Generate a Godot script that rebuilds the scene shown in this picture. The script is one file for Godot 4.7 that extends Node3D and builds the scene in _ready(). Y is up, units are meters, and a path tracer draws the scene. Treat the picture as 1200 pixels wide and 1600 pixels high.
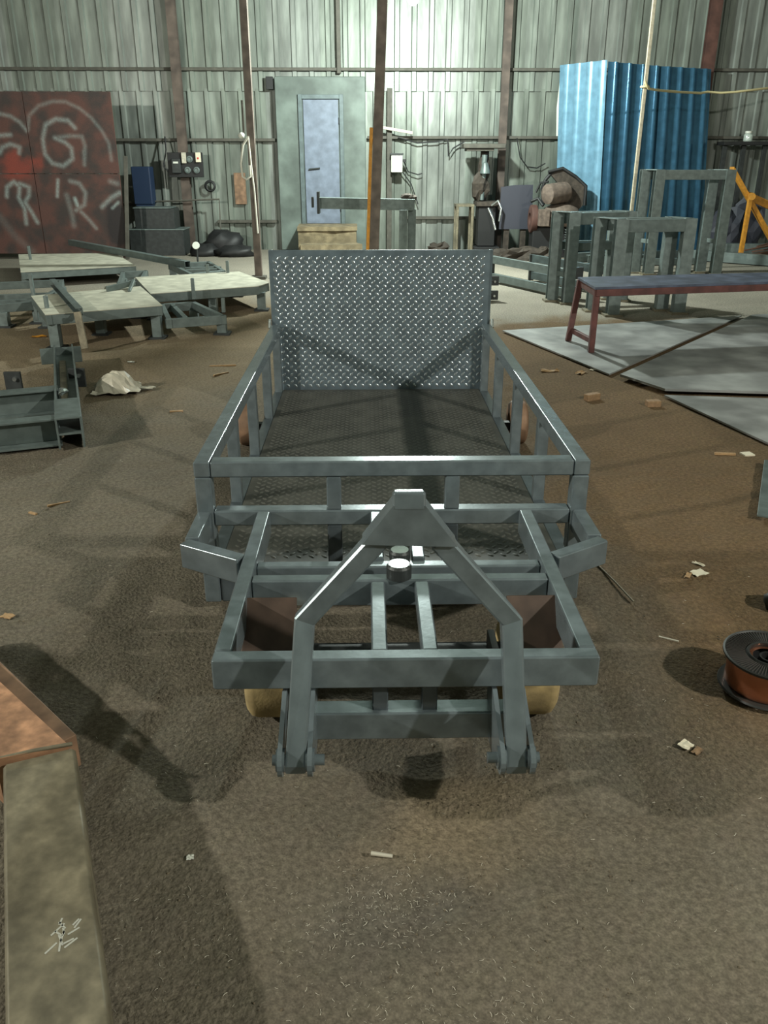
extends Node3D
# A metal workshop at night: a steel farm trailer under construction on an earth floor, y up, metres.

class Shape:
	var off := Vector3.ZERO
	var group := -1
	var pv := PackedVector3Array()
	var nv := PackedVector3Array()
	var uv := PackedVector2Array()
	var sums := {}
	var smoothed := []
	func _init(o := Vector3.ZERO):
		off = o
	func key(p: Vector3) -> String:
		return "%d %d %d %d" % [group, roundi(p.x * 20000.0), roundi(p.y * 20000.0), roundi(p.z * 20000.0)]
	func put(p: Vector3, n: Vector3):
		if group >= 0 and n.length() > 0.0:
			var k := key(p)
			sums[k] = sums.get(k, Vector3.ZERO) + n
			smoothed.append([pv.size(), k])
		pv.append(p - off)
		nv.append(n.normalized())
		uv.append(Vector2.ZERO)
	func tri(a: Vector3, b: Vector3, c: Vector3, n: Vector3):
		# front faces run clockwise
		var f := (b - a).cross(c - a)
		if f.dot(n) < 0.0:
			f = -f
			var k := b
			b = c
			c = k
		put(a, f)
		put(c, f)
		put(b, f)
	func tri_n(p: Array, n: Array):
		# three corners, each with its own normal
		var f: Vector3 = (p[1] - p[0]).cross(p[2] - p[0])
		var order := [0, 2, 1] if f.dot(n[0] + n[1] + n[2]) >= 0.0 else [0, 1, 2]
		for i in order:
			pv.append(p[i] - off)
			nv.append(n[i].normalized())
			uv.append(Vector2.ZERO)
	func quad_n(p: Array, n: Array):
		tri_n([p[0], p[1], p[2]], [n[0], n[1], n[2]])
		tri_n([p[0], p[2], p[3]], [n[0], n[2], n[3]])
	func face(p: Array, n: Vector3):
		for i in range(1, p.size() - 1):
			tri(p[0], p[i], p[i + 1], n)
	func corner(t: Transform3D, h: Vector3, b: float, s: Vector3, ax: int) -> Vector3:
		var p := Vector3(s.x * h.x, s.y * h.y, s.z * h.z)
		for i in 3:
			if i != ax:
				p[i] -= s[i] * b
		return t * p
	func box(t: Transform3D, s: Vector3, b := 0.004):
		var h := s * 0.5
		b = minf(b, minf(h.x, minf(h.y, h.z)) * 0.4)
		for ax in 3:
			var u := (ax + 1) % 3
			var w := (ax + 2) % 3
			for a in [-1.0, 1.0]:
				var q := []
				for k in [[-1.0, -1.0], [1.0, -1.0], [1.0, 1.0], [-1.0, 1.0]]:
					var s3 := Vector3.ZERO
					s3[ax] = a
					s3[u] = k[0]
					s3[w] = k[1]
					q.append(corner(t, h, b, s3, ax))
				face(q, t.basis[ax] * a)
			for a in [-1.0, 1.0]:
				for c in [-1.0, 1.0]:
					var s1 := Vector3.ZERO
					s1[ax] = -1.0
					s1[u] = a
					s1[w] = c
					var s2 := s1
					s2[ax] = 1.0
					var nu: Vector3 = t.basis[u] * a
					var nw: Vector3 = t.basis[w] * c
					quad_n([corner(t, h, b, s1, u), corner(t, h, b, s2, u), corner(t, h, b, s2, w), corner(t, h, b, s1, w)], [nu, nu, nw, nw])
		for x in [-1.0, 1.0]:
			for y in [-1.0, 1.0]:
				for z in [-1.0, 1.0]:
					var s4 := Vector3(x, y, z)
					tri_n([corner(t, h, b, s4, 0), corner(t, h, b, s4, 1), corner(t, h, b, s4, 2)], [t.basis[0] * x, t.basis[1] * y, t.basis[2] * z])
		return self
	func block(lo: Vector3, hi: Vector3, b := 0.004):
		return box(Transform3D(Basis(), (lo + hi) * 0.5), (hi - lo).abs(), b)
	static func along(a: Vector3, b: Vector3, up := Vector3.UP) -> Transform3D:
		var z := (b - a).normalized()
		if absf(z.dot(up)) > 0.99:
			up = Vector3.BACK
		var x := up.cross(z).normalized()
		return Transform3D(Basis(x, z.cross(x), z), (a + b) * 0.5)
	func bar(a: Vector3, b: Vector3, w: float, h: float, up := Vector3.UP, bev := 0.004):
		return box(along(a, b, up), Vector3(w, h, a.distance_to(b)), bev)
	func hollow(a: Vector3, b: Vector3, w: float, h: float, k := 0.004, up := Vector3.UP):
		# an open-ended square tube
		var t := along(a, b, up)
		var l := a.distance_to(b)
		for s in [-1.0, 1.0]:
			box(t.translated_local(Vector3(s * (w - k) * 0.5, 0, 0)), Vector3(k, h, l), 0.0012)
			box(t.translated_local(Vector3(0, s * (h - k) * 0.5, 0)), Vector3(w - 2 * k, k, l), 0.0012)
		return self
	func channel(a: Vector3, b: Vector3, w: float, h: float, k := 0.006, up := Vector3.UP, web := 0.0):
		# an I section: web = 0 in the middle, -1 or 1 makes it a C
		var t := along(a, b, up)
		var l := a.distance_to(b)
		for s in [-1.0, 1.0]:
			box(t.translated_local(Vector3(0, s * (h - k) * 0.5, 0)), Vector3(w, k, l), 0.0015)
		box(t.translated_local(Vector3(web * (w - k) * 0.5, 0, 0)), Vector3(k, h - 2 * k, l), 0.0015)
		return self
	func cyl(a: Vector3, b: Vector3, r0: float, r1 := -1.0, n := 16, smooth := true):
		if r1 < 0.0:
			r1 = r0
		var t := along(a, b)
		var l := a.distance_to(b) * 0.5
		var c0 := []
		var c1 := []
		for i in n:
			var d := Vector3(cos(TAU * i / n), sin(TAU * i / n), 0)
			c0.append(t * (d * r0 + Vector3(0, 0, -l)))
			c1.append(t * (d * r1 + Vector3(0, 0, l)))
		group = 1 if smooth else -1
		for i in n:
			var j := (i + 1) % n
			var m: Vector3 = (c0[i] + c0[j] + c1[i] + c1[j]) * 0.25
			face([c0[i], c0[j], c1[j], c1[i]], m - t.origin - t.basis.z * (m - t.origin).dot(t.basis.z))
		group = -1
		face(c0, -t.basis.z)
		face(c1, t.basis.z)
		return self
	func lathe(prof: Array, t: Transform3D, n := 24, smooth := true):
		# prof: Vector2(radius, height) up the local y axis, outline from bottom to top
		group = 2 if smooth else -1
		for k in prof.size() - 1:
			var p: Vector2 = prof[k]
			var q: Vector2 = prof[k + 1]
			if smooth and k > 0:
				var before: Vector2 = p - prof[k - 1]
				if absf(before.angle_to(q - p)) > 0.75:
					group += 10
			var nn := Vector2(q.y - p.y, p.x - q.x)
			for i in n:
				var a := TAU * i / n
				var b := TAU * (i + 1) / n
				var da := Vector3(cos(a), 0, sin(a))
				var db := Vector3(cos(b), 0, sin(b))
				var nv: Vector3 = t.basis * ((da + db) * 0.5 * nn.x + Vector3.UP * nn.y)
				var v := [t * (da * p.x + Vector3.UP * p.y), t * (db * p.x + Vector3.UP * p.y), t * (db * q.x + Vector3.UP * q.y), t * (da * q.x + Vector3.UP * q.y)]
				if p.x > 0.00001:
					tri(v[0], v[1], v[2], nv)
				if q.x > 0.00001:
					tri(v[0], v[2], v[3], nv)
		group = -1
		return self
	func pipe(p: Array, r: float, n := 6):
		group = 3
		var rings := []
		var x := Vector3.ZERO
		for i in p.size():
			var d: Vector3 = (p[mini(i + 1, p.size() - 1)] - p[maxi(i - 1, 0)]).normalized()
			if x == Vector3.ZERO:
				x = d.cross(Vector3.UP if absf(d.y) < 0.9 else Vector3.RIGHT).normalized()
			x = (x - d * x.dot(d)).normalized()
			var y := d.cross(x)
			var ring := []
			for k in n:
				ring.append(p[i] + (x * cos(TAU * k / n) + y * sin(TAU * k / n)) * r)
			rings.append(ring)
		for i in p.size() - 1:
			for k in n:
				var j := (k + 1) % n
				var m: Vector3 = (rings[i][k] + rings[i][j]) * 0.5 - p[i]
				face([rings[i][k], rings[i][j], rings[i + 1][j], rings[i + 1][k]], m)
		group = -1
		face(rings[0], p[0] - p[1])
		face(rings[-1], p[-1] - p[-2])
		return self
	func prism(poly: PackedVector2Array, t: Transform3D, d: float):
		# poly in local x, y; thickness d along local z
		if Geometry2D.is_polygon_clockwise(poly):
			poly.reverse()
		var idx := Geometry2D.triangulate_polygon(poly)
		for s in [-0.5, 0.5]:
			for i in range(0, idx.size(), 3):
				var v := []
				for k in 3:
					var q := poly[idx[i + k]]
					v.append(t * Vector3(q.x, q.y, d * s))
				tri(v[0], v[1], v[2], t.basis.z * s)
		for i in poly.size():
			var a := poly[i]
			var b := poly[(i + 1) % poly.size()]
			face([t * Vector3(a.x, a.y, -d * 0.5), t * Vector3(b.x, b.y, -d * 0.5), t * Vector3(b.x, b.y, d * 0.5), t * Vector3(a.x, a.y, d * 0.5)], t.basis * Vector3(b.y - a.y, a.x - b.x, 0))
		return self
	func slab(poly: PackedVector2Array, y0: float, y1: float):
		# poly in world x, z
		var p2 := PackedVector2Array()
		for q in poly:
			p2.append(Vector2(q.x, -q.y))
		return prism(p2, Transform3D(Basis(Vector3.RIGHT, Vector3(0, 0, -1), Vector3.UP), Vector3(0, (y0 + y1) * 0.5, 0)), y1 - y0)
	func mesh() -> ArrayMesh:
		for e in smoothed:
			nv[e[0]] = sums[e[1]].normalized()
		var arr := []
		arr.resize(Mesh.ARRAY_MAX)
		arr[Mesh.ARRAY_VERTEX] = pv
		arr[Mesh.ARRAY_NORMAL] = nv
		arr[Mesh.ARRAY_TEX_UV] = uv
		var me := ArrayMesh.new()
		me.add_surface_from_arrays(Mesh.PRIMITIVE_TRIANGLES, arr)
		return me

var used := {}
var M := {}
var T := {}
var rng := RandomNumberGenerator.new()
var relief := FastNoiseLite.new()
var lumps := FastNoiseLite.new()

func numbered(s: String) -> String:
	var n: int = used.get(s, -1) + 1
	used[s] = n
	return s if n == 0 else "%s_%03d" % [s, n]

func meta(o: Node, label: String, category := "", group := "", kind := ""):
	if label: o.set_meta("label", label)
	if category: o.set_meta("category", category)
	if group: o.set_meta("group", group)
	if kind: o.set_meta("kind", kind)

func thing(called: String, label: String, category: String, at := Vector3.ZERO, group := "") -> Node3D:
	var o := Node3D.new()
	o.name = numbered(called)
	o.position = at
	add_child(o)
	meta(o, label, category, group)
	return o

func where(p: Node) -> Vector3:
	var v := Vector3.ZERO
	while p is Node3D and p != self:
		v += p.position
		p = p.get_parent()
	return v

func sh(p: Node = null) -> Shape:
	return Shape.new(where(p) if p else Vector3.ZERO)

func part(called: String, s: Shape, m: Material, parent: Node, kind := "") -> MeshInstance3D:
	var o := MeshInstance3D.new()
	o.name = called
	o.mesh = s.mesh()
	o.material_override = m
	o.cast_shadow = GeometryInstance3D.SHADOW_CASTING_SETTING_ON
	parent.add_child(o, true)
	if kind: o.set_meta("kind", kind)
	return o

func single(called: String, at: Vector3, s: Shape, m: Material, label: String, category: String, group := "", kind := "") -> MeshInstance3D:
	var o := part(numbered(called), s, m, self, kind)
	o.position = at
	meta(o, label, category, group)
	return o

func noise_tex(freq: float, seed_: int, lo: float, hi: float, size := 512, octaves := 5, normal := 0.0, kind := FastNoiseLite.TYPE_SIMPLEX_SMOOTH) -> NoiseTexture2D:
	var n := FastNoiseLite.new()
	n.seed = seed_
	n.noise_type = kind
	n.frequency = freq
	n.fractal_octaves = octaves
	var t := NoiseTexture2D.new()
	t.width = size
	t.height = size
	t.seamless = true
	t.noise = n
	if normal > 0.0:
		t.as_normal_map = true
		t.bump_strength = normal
	else:
		var g := Gradient.new()
		g.offsets = PackedFloat32Array([0.15, 0.85])
		g.colors = PackedColorArray([Color(lo, lo, lo), Color(hi, hi, hi)])
		t.color_ramp = g
	return t

func mat(c: Color, rough: float, metal := 0.0, tex := "", sc := 1.0, bump := "", bscale := 1.0, bsc := 1.0) -> StandardMaterial3D:
	var m := StandardMaterial3D.new()
	m.albedo_color = c
	m.roughness = rough
	m.metallic = metal
	if tex or bump:
		m.uv1_triplanar = true
		m.uv1_world_triplanar = true
		m.uv1_scale = Vector3.ONE * sc
	if tex:
		m.albedo_texture = T[tex]
	if bump:
		m.normal_enabled = true
		m.normal_texture = T[bump]
		m.normal_scale = bscale
	return m

func detail(m: StandardMaterial3D, tex: String, sc: float, mode := BaseMaterial3D.BLEND_MODE_MUL):
	m.detail_enabled = true
	m.detail_albedo = T[tex]
	m.detail_blend_mode = mode
	m.detail_uv_layer = BaseMaterial3D.DETAIL_UV_2
	m.uv2_triplanar = true
	m.uv2_world_triplanar = true
	m.uv2_scale = Vector3.ONE * sc
	return m

func V(x: float, y: float, z: float) -> Vector3:
	return Vector3(x, y, z)

func smooth(a: float, b: float, x: float) -> float:
	return smoothstep(a, b, x)

# ---------------------------------------------------------------- ground height
func ground(x: float, z: float) -> float:
	var h := relief.get_noise_2d(x, z) * 0.016 + lumps.get_noise_2d(x, z) * 0.011
	# a shallow rut on the right of the trailer and one on the left
	var d := x - (1.35 + 0.10 * sin(z * 1.3))
	h -= 0.018 * exp(-d * d / 0.02) * smooth(-3.2, -2.2, z)
	var e := x + 0.55 + 0.25 * z * 0.4
	h -= 0.010 * exp(-e * e / 0.03) * smooth(-3.4, -2.4, z)
	# flat under the trailer, the sheets and towards the back
	var flat := smooth(-7.0, -9.0, z)
	if x > 1.2:
		flat = maxf(flat, smooth(-4.3, -5.2, z - (x - 2.2) * -0.2))
	h *= 1.0 - 0.85 * flat
	return h - 0.012

func tint(x: float, z: float) -> Color:
	var grey := Color(0.205, 0.178, 0.135)
	var brown := Color(0.195, 0.132, 0.074)
	var dust := Color(0.36, 0.33, 0.27)
	var pale := Color(0.315, 0.245, 0.160)
	var n := relief.get_noise_2d(x * 0.5 + 30, z * 0.5) + 0.5 * lumps.get_noise_2d(x * 0.4, z * 0.4 + 9)
	var right := smooth(0.5, 1.3, x + 0.3 * n) * smooth(-1.4, -2.4, z + 0.5 * n)
	var c := grey.lerp(brown, right)
	c = c.lerp(pale, smooth(-4.6, -7.2, z + n) * smooth(0.5, -0.6, x + 0.5 * n))
	var back := smooth(-8.7, -9.3, z + 0.7 * n)
	if x < 0.9:
		back = smooth(-9.8, -11.6, z + 0.8 * n)
	c = c.lerp(dust, back)
	# sandy patch in front of the hitch
	var q := Vector2(x - 0.20, z + 1.70).length()
	c = c.lerp(Color(0.30, 0.24, 0.16), smooth(0.42, 0.10, q + 0.35 * absf(n)) * 0.8)
	# black swarf dust
	q = Vector2(x - 0.05, z + 1.42).length()
	c = c.lerp(Color(0.09, 0.09, 0.09), smooth(0.24, 0.05, q + 0.2 * n) * 0.3)
	return c * (1.0 + 0.22 * n)

func grid(lo: float, hi: float, stops: Array) -> Array:
	# stops: [limit, step] pairs walking up from lo
	var out := [lo]
	var v := lo
	for s in stops:
		while v < s[0] - 0.001:
			v = minf(v + s[1], s[0])
			out.append(v)
	if v < hi:
		out.append(hi)
	return out

func build_floor():
	var xs := grid(-11, 11, [[-4.0, 0.35], [-2.2, 0.06], [2.3, 0.032], [4.4, 0.08], [11.0, 0.4]])
	var zs := grid(-17, 8, [[-9.0, 0.2], [-4.6, 0.06], [0.1, 0.032], [8.0, 0.5]])
	var nx := xs.size()
	var nz := zs.size()
	var v := PackedVector3Array()
	var c := PackedColorArray()
	v.resize(nx * nz)
	c.resize(nx * nz)
	for j in nz:
		for i in nx:
			v[j * nx + i] = Vector3(xs[i], ground(xs[i], zs[j]), zs[j])
			c[j * nx + i] = tint(xs[i], zs[j])
	var n := PackedVector3Array()
	n.resize(nx * nz)
	for j in nz:
		for i in nx:
			var a := v[j * nx + mini(i + 1, nx - 1)] - v[j * nx + maxi(i - 1, 0)]
			var b := v[mini(j + 1, nz - 1) * nx + i] - v[maxi(j - 1, 0) * nx + i]
			n[j * nx + i] = b.cross(a).normalized()
	var idx := PackedInt32Array()
	for j in nz - 1:
		for i in nx - 1:
			var p := j * nx + i
			idx.append_array([p, p + 1, p + nx, p + 1, p + nx + 1, p + nx])
	var arr := []
	arr.resize(Mesh.ARRAY_MAX)
	arr[Mesh.ARRAY_VERTEX] = v
	arr[Mesh.ARRAY_NORMAL] = n
	arr[Mesh.ARRAY_COLOR] = c
	arr[Mesh.ARRAY_INDEX] = idx
	var me := ArrayMesh.new()
	me.add_surface_from_arrays(Mesh.PRIMITIVE_TRIANGLES, arr)
	var o := MeshInstance3D.new()
	o.name = "floor"
	o.mesh = me
	o.material_override = M.soil
	add_child(o)
	meta(o, "trodden grey-brown earth floor of the workshop, dusty towards the back", "floor", "", "structure")

func bulb_lamp(at: Vector3, energy: float, label: String, ceiling: float, col: Color, r := 0.07):
	var o := thing("pendant_lamp", label, "lamp", at, "bare pendant lamps of the workshop")
	part("bulb", sh(o).lathe([Vector2(0.0, -r), Vector2(r * 0.6, -r * 0.82), Vector2(r * 0.95, -r * 0.35), Vector2(r, 0.0), Vector2(r * 0.92, r * 0.45), Vector2(r * 0.6, r * 0.95), Vector2(0.02, r * 1.25), Vector2(0.0, r * 1.25)], Transform3D(Basis(), at), 20), M.glow, o)
	part("lamp_holder", sh(o).lathe([Vector2(0.0, r * 1.2), Vector2(0.034, r * 1.2), Vector2(0.036, r * 1.2 + 0.06), Vector2(0.012, r * 1.2 + 0.09), Vector2(0.0, r * 1.2 + 0.09)], Transform3D(Basis(), at), 14), M.black, o)
	part("cord", sh(o).pipe([at + V(0, r * 1.2 + 0.08, 0), V(at.x, ceiling, at.z)], 0.006), M.black, o)
	var l := OmniLight3D.new()
	l.name = "lamp_light"
	l.light_color = col
	l.light_energy = energy
	l.omni_range = 60.0
	l.omni_attenuation = 2.0
	l.light_size = 0.10
	l.shadow_enabled = true
	o.add_child(l)

func _ready():
	rng.seed = 7
	relief.seed = 3
	relief.frequency = 0.9
	relief.fractal_octaves = 4
	lumps.seed = 11
	lumps.frequency = 5.0
	lumps.fractal_octaves = 4
	# ------------------------------------------------------------ camera
	var cam := Camera3D.new()
	cam.name = "camera"
	cam.fov = 63.2
	cam.near = 0.05
	cam.far = 100.0
	cam.position = V(0, 1.6, 0)
	cam.rotation = V(deg_to_rad(-23.08), deg_to_rad(-1.05), 0)
	add_child(cam)
	cam.current = true
	# ------------------------------------------------------------ environment and exposure
	var env := Environment.new()
	env.background_mode = Environment.BG_COLOR
	env.background_color = Color(0.02, 0.025, 0.035)
	env.ambient_light_source = Environment.AMBIENT_SOURCE_DISABLED
	env.tonemap_mode = Environment.TONE_MAPPER_LINEAR
	env.tonemap_exposure = 1.0
	env.sdfgi_enabled = true
	env.ssao_enabled = true
	env.ssil_enabled = true
	var we := WorldEnvironment.new()
	we.environment = env
	add_child(we)
	make_materials()
	# ------------------------------------------------------------ lamps
	bulb_lamp(V(0.61, 3.49, -12.6), 46.0, "bright bare bulb hanging in front of the back wall beside the steel pole", 6.0, Color(0.955, 1.0, 0.965), 0.07)
	bulb_lamp(V(-7.5, 3.7, -0.6), 56.0, "bare bulb hanging high beside the viewer on the table side", 6.0, Color(1.0, 0.99, 0.94), 0.07)
	bulb_lamp(V(5.6, 4.4, 1.2), 44.0, "bare bulb hanging high behind the viewer on the bench side", 6.0, Color(1.0, 0.99, 0.94), 0.07)
	build_shell()
	build_floor()
	build_trailer()
	build_wall_things()
	build_right()
	build_left()
	build_foreground()
	build_litter()

func make_materials():
	T.cloud = noise_tex(0.006, 1, 0.74, 1.0)
	T.cloud2 = noise_tex(0.012, 2, 0.84, 1.0)
	T.speck = noise_tex(0.09, 3, 0.84, 1.0, 512, 4)
	T.grain = noise_tex(0.02, 4, 0.78, 1.0, 1024, 8)
	T.fine_n = noise_tex(0.05, 5, 0, 1, 512, 5, 3.0)
	T.soil_n = noise_tex(0.03, 6, 0, 1, 1024, 7, 8.0)
	T.dent_n = noise_tex(0.012, 8, 0, 1, 512, 3, 4.0)
	# earth: vertex colours carry the soil's own tone, the textures its grain
	var s := mat(Color.WHITE, 0.95, 0.0, "grain", 1.9, "soil_n", 0.8)
	s.vertex_color_use_as_albedo = true
	s.metallic_specular = 0.25
	M.soil = detail(s, "speck", 2.6)
	M.glow = mat(Color(1, 1, 1), 0.3)
	M.glow.emission_enabled = true
	M.glow.emission = Color(0.92, 1.0, 0.96)
	M.glow.emission_energy_multiplier = 6.0
	# primer-grey trailer steel
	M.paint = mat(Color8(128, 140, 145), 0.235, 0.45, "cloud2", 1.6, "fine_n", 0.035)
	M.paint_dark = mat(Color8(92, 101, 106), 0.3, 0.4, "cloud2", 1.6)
	M.plate = mat(Color8(122, 138, 147), 0.3, 0.5, "cloud2", 1.2, "fine_n", 0.05)
	M.deck = mat(Color8(84, 84, 78), 0.55, 0.25, "cloud", 1.3)
	M.lug = mat(Color8(172, 182, 186), 0.24, 0.75)
	M.deck_lug = mat(Color8(94, 94, 88), 0.48, 0.3)
	M.bright = mat(Color8(200, 205, 205), 0.2, 0.9)
	M.dark_steel = mat(Color8(58, 62, 62), 0.5, 0.4, "cloud2", 1.5)
	M.black = mat(Color8(24, 25, 26), 0.6)
	M.frame = mat(Color8(112, 124, 122), 0.45, 0.35, "cloud2", 1.5, "fine_n", 0.1)
	M.frame_dark = mat(Color8(72, 84, 84), 0.55, 0.3, "cloud", 1.5)
	M.tyre = mat(Color8(176, 154, 108), 0.9, 0.0, "cloud", 3.0, "fine_n", 0.3)
	M.guard = mat(Color8(84, 68, 58), 0.55, 0.3, "cloud", 3.0)
	M.rust_dark = mat(Color8(138, 108, 84), 0.7, 0.05, "cloud", 2.2)
	M.bamboo = mat(Color8(182, 172, 150), 0.6, 0.0, "cloud2", 2.0)
	M.mark = mat(Color8(160, 160, 150), 0.7)
	M.hub = mat(Color8(50, 44, 40), 0.7)
	M.sheet_a = mat(Color8(128, 136, 128), 0.46, 0.3, "cloud", 0.7, "dent_n", 0.2)
	M.sheet_b = mat(Color8(120, 128, 119), 0.48, 0.3, "cloud", 0.6, "dent_n", 0.2)
	M.sheet_c = mat(Color8(134, 140, 134), 0.44, 0.3, "cloud", 0.8, "dent_n", 0.2)
	for n in ["sheet_a", "sheet_b", "sheet_c"]:
		M[n].uv1_scale = V(1.1, 0.22, 1.1)
	M.girt = mat(Color8(86, 84, 76), 0.7, 0.1, "cloud2", 1.0)
	M.column = mat(Color8(96, 84, 76), 0.7, 0.1, "cloud", 1.0)
	M.oxide = mat(Color8(92, 62, 54), 0.75, 0.05, "cloud", 1.0)
	M.pole = mat(Color8(108, 97, 88), 0.6, 0.15, "cloud", 1.2)
	M.yellow = mat(Color8(206, 142, 44), 0.55, 0.0, "cloud2", 2.0)
	M.concrete = mat(Color8(120, 116, 106), 0.9, 0.0, "cloud", 0.5)
	M.cabin = mat(Color8(104, 116, 110), 0.6, 0.1, "cloud", 0.5)
	M.door = mat(Color8(114, 125, 142), 0.45, 0.05, "cloud2", 0.7)
	M.door_frame = mat(Color8(92, 106, 108), 0.5, 0.1, "cloud2", 1.0)
	M.blue_lit = mat(Color8(130, 176, 203), 0.24, 0.35, "cloud2", 0.8)  # lamplight on the left sheet is painted in as a lighter blue
	M.blue_dim = mat(Color8(78, 130, 166), 0.2, 0.55, "cloud2", 0.8)  # same blue, coloured darker for the sheets turned from the lamp
	M.blue_box = mat(Color8(22, 40, 66), 0.6)
	M.block = mat(Color8(134, 121, 95), 0.95, 0.0, "cloud", 1.4, "fine_n", 0.6)
	M.top = mat(Color8(196, 194, 176), 0.6, 0.1, "cloud2", 0.8)
	M.rust = mat(Color8(186, 140, 106), 0.7, 0.1, "cloud", 2.2, "fine_n", 0.2)
	M.rust = detail(M.rust, "cloud2", 4.0)
	M.mill = mat(Color8(138, 130, 108), 0.55, 0.2, "cloud", 1.6, "fine_n", 0.15)
	M.mill = detail(M.mill, "cloud2", 3.5)
	M.floor_plate = mat(Color8(158, 160, 158), 0.5, 0.2, "cloud", 0.6, "dent_n", 0.12)
	M.bench_top = mat(Color8(84, 92, 112), 0.5, 0.1, "cloud", 1.2)
	M.bench_leg = mat(Color8(98, 58, 54), 0.65, 0.05, "cloud", 2.0)
	M.plastic = mat(Color8(196, 190, 172), 0.35, 0.0, "cloud2", 3.0)
	M.plastic.backlight_enabled = true
	M.plastic.backlight = Color(0.3, 0.3, 0.28)
	M.paper = mat(Color8(214, 206, 184), 0.8)
	M.wood = mat(Color8(170, 138, 98), 0.8, 0.0, "cloud2", 5.0)
	M.brick = mat(Color8(146, 118, 88), 0.9, 0.0, "cloud2", 6.0)
	M.copper = mat(Color8(190, 128, 100), 0.24, 0.9)
	M.spool = mat(Color8(46, 47, 46), 0.45, 0.1)
	M.greasy = mat(Color8(72, 64, 56), 0.75, 0.15, "cloud", 3.0)
	M.dusty_motor = mat(Color8(112, 98, 88), 0.85, 0.05, "cloud", 3.0)
	M.navy = mat(Color8(54, 56, 66), 0.6)
	M.white_box = mat(Color8(206, 208, 198), 0.5)
	M.red = mat(Color8(190, 60, 50), 0.5)
	M.rope = mat(Color8(196, 184, 140), 0.8)
	M.rope_white = mat(Color8(196, 194, 182), 0.8)
	M.scrap = mat(Color8(104, 78, 66), 0.8, 0.2)
	M.swarf = mat(Color8(206, 200, 184), 0.4, 0.35)
	M.pebble = mat(Color8(98, 88, 72), 0.95)
	M.glass = mat(Color(0.9, 0.95, 0.92, 0.25), 0.1)
	M.glass.transparency = BaseMaterial3D.TRANSPARENCY_ALPHA

func structure(called: String, s: Shape, m: Material, label: String) -> MeshInstance3D:
	var o := part(called, s, m, self, "structure")
	meta(o, label)
	return o

# one corrugated sheet, standing in the x-y plane, ribs upright, face towards +z
func rib_sheet(o: Vector3, x0: float, w: float, y0: float, y1: float, z: float, pitch: float, depth: float, ridge := 0.07) -> Shape:
	var s := Shape.new(o)
	var outline := PackedVector2Array()
	var n := int(round(w / pitch))
	var p := w / n
	var e := depth * 0.6
	for i in n:
		var x := x0 + p * i
		outline.append_array(PackedVector2Array([Vector2(x, 0), Vector2(x + p * 0.5 - ridge * 0.5 - e, 0), Vector2(x + p * 0.5 - ridge * 0.5, depth), Vector2(x + p * 0.5 + ridge * 0.5, depth), Vector2(x + p * 0.5 + ridge * 0.5 + e, 0)]))
	outline.append(Vector2(x0 + w, 0))
	for k in outline.size() - 1:
		var a := outline[k]
		var b := outline[k + 1]
		var nn := Vector3(a.y - b.y, 0, b.x - a.x)
		for side in [0.0, -0.002]:
			var q := Vector3(0, 0, side)
			s.face([V(a.x, y0, z + a.y) + q, V(b.x, y0, z + b.y) + q, V(b.x, y1, z + b.y) + q, V(a.x, y1, z + a.y) + q], nn if side == 0.0 else -nn)
		s.face([V(a.x, y1, z + a.y), V(b.x, y1, z + b.y), V(b.x, y1, z + b.y - 0.002), V(a.x, y1, z + a.y - 0.002)], Vector3.UP)
	return s

func build_shell():
	var wall := Node3D.new()
	wall.name = "wall_back"
	wall.position = V(0, 0, -16.5)
	add_child(wall)
	meta(wall, "tall back wall of pale ribbed metal sheets on rusty girts", "", "", "structure")
	part("backing", sh(wall).block(V(-11.2, -0.3, -16.75), V(11.2, 6.1, -16.62), 0.0), M.dark_steel, wall)
	var tones := [M.sheet_a, M.sheet_b, M.sheet_c]
	var x := -10.8
	var k := 0
	while x < 10.8:
		part("ribbed_sheet", rib_sheet(wall.position, x, 0.9, -0.1, 2.72, -16.56, 0.3, 0.03), tones[(k * 7 + 1) % 3], wall)
		part("ribbed_sheet", rib_sheet(wall.position, x + 0.08, 0.9, 2.68, 6.0, -16.535, 0.3, 0.03), tones[(k * 5) % 3], wall)
		x += 0.9
		k += 1
	for s in [[-11.0, 11.0, 3.02, 0.05], [-11.0, -1.66, 1.89, 0.05], [0.0, 11.0, 1.93, 0.05], [0.6, 2.0, 0.56, 0.05], [-11.0, -4.2, 0.8, 0.05], [-2.8, -1.7, 0.5, 0.05]]:
		part("girt", sh(wall).bar(V(s[0], s[2], -16.47), V(s[1], s[2], -16.47), 0.06, s[3]), M.girt, wall)
	for c in [[-3.31, M.column, 0.16], [2.43, M.column, 0.13], [5.97, M.oxide, 0.20], [9.4, M.oxide, 0.2], [-8.6, M.column, 0.16]]:
		part("column", sh(wall).channel(V(c[0], 0.0, -16.36), V(c[0], 6.0, -16.36), c[2], 0.12, 0.01, Vector3.BACK), c[1], wall)
	part("post", sh(wall).block(V(-0.52, 2.95, -16.46), V(-0.45, 6.0, -16.40)), M.girt, wall)
	structure("wall_left", sh().block(V(-11.3, -0.3, -16.8), V(-11.1, 6.1, 8.2), 0.0), M.sheet_b, "side wall of grey metal sheet on the table side")
	structure("wall_right", sh().block(V(11.1, -0.3, -16.8), V(11.3, 6.1, 8.2), 0.0), M.sheet_b, "side wall of grey metal sheet on the bench side")
	structure("wall_front", sh().block(V(-11.3, -0.3, 8.0), V(11.3, 6.1, 8.2), 0.0), M.sheet_b, "front wall of grey metal sheet behind the viewer")
	structure("ceiling", sh().block(V(-11.3, 6.0, -16.8), V(11.3, 6.15, 8.2), 0.0), M.sheet_b, "flat underside of the metal roof")

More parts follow.
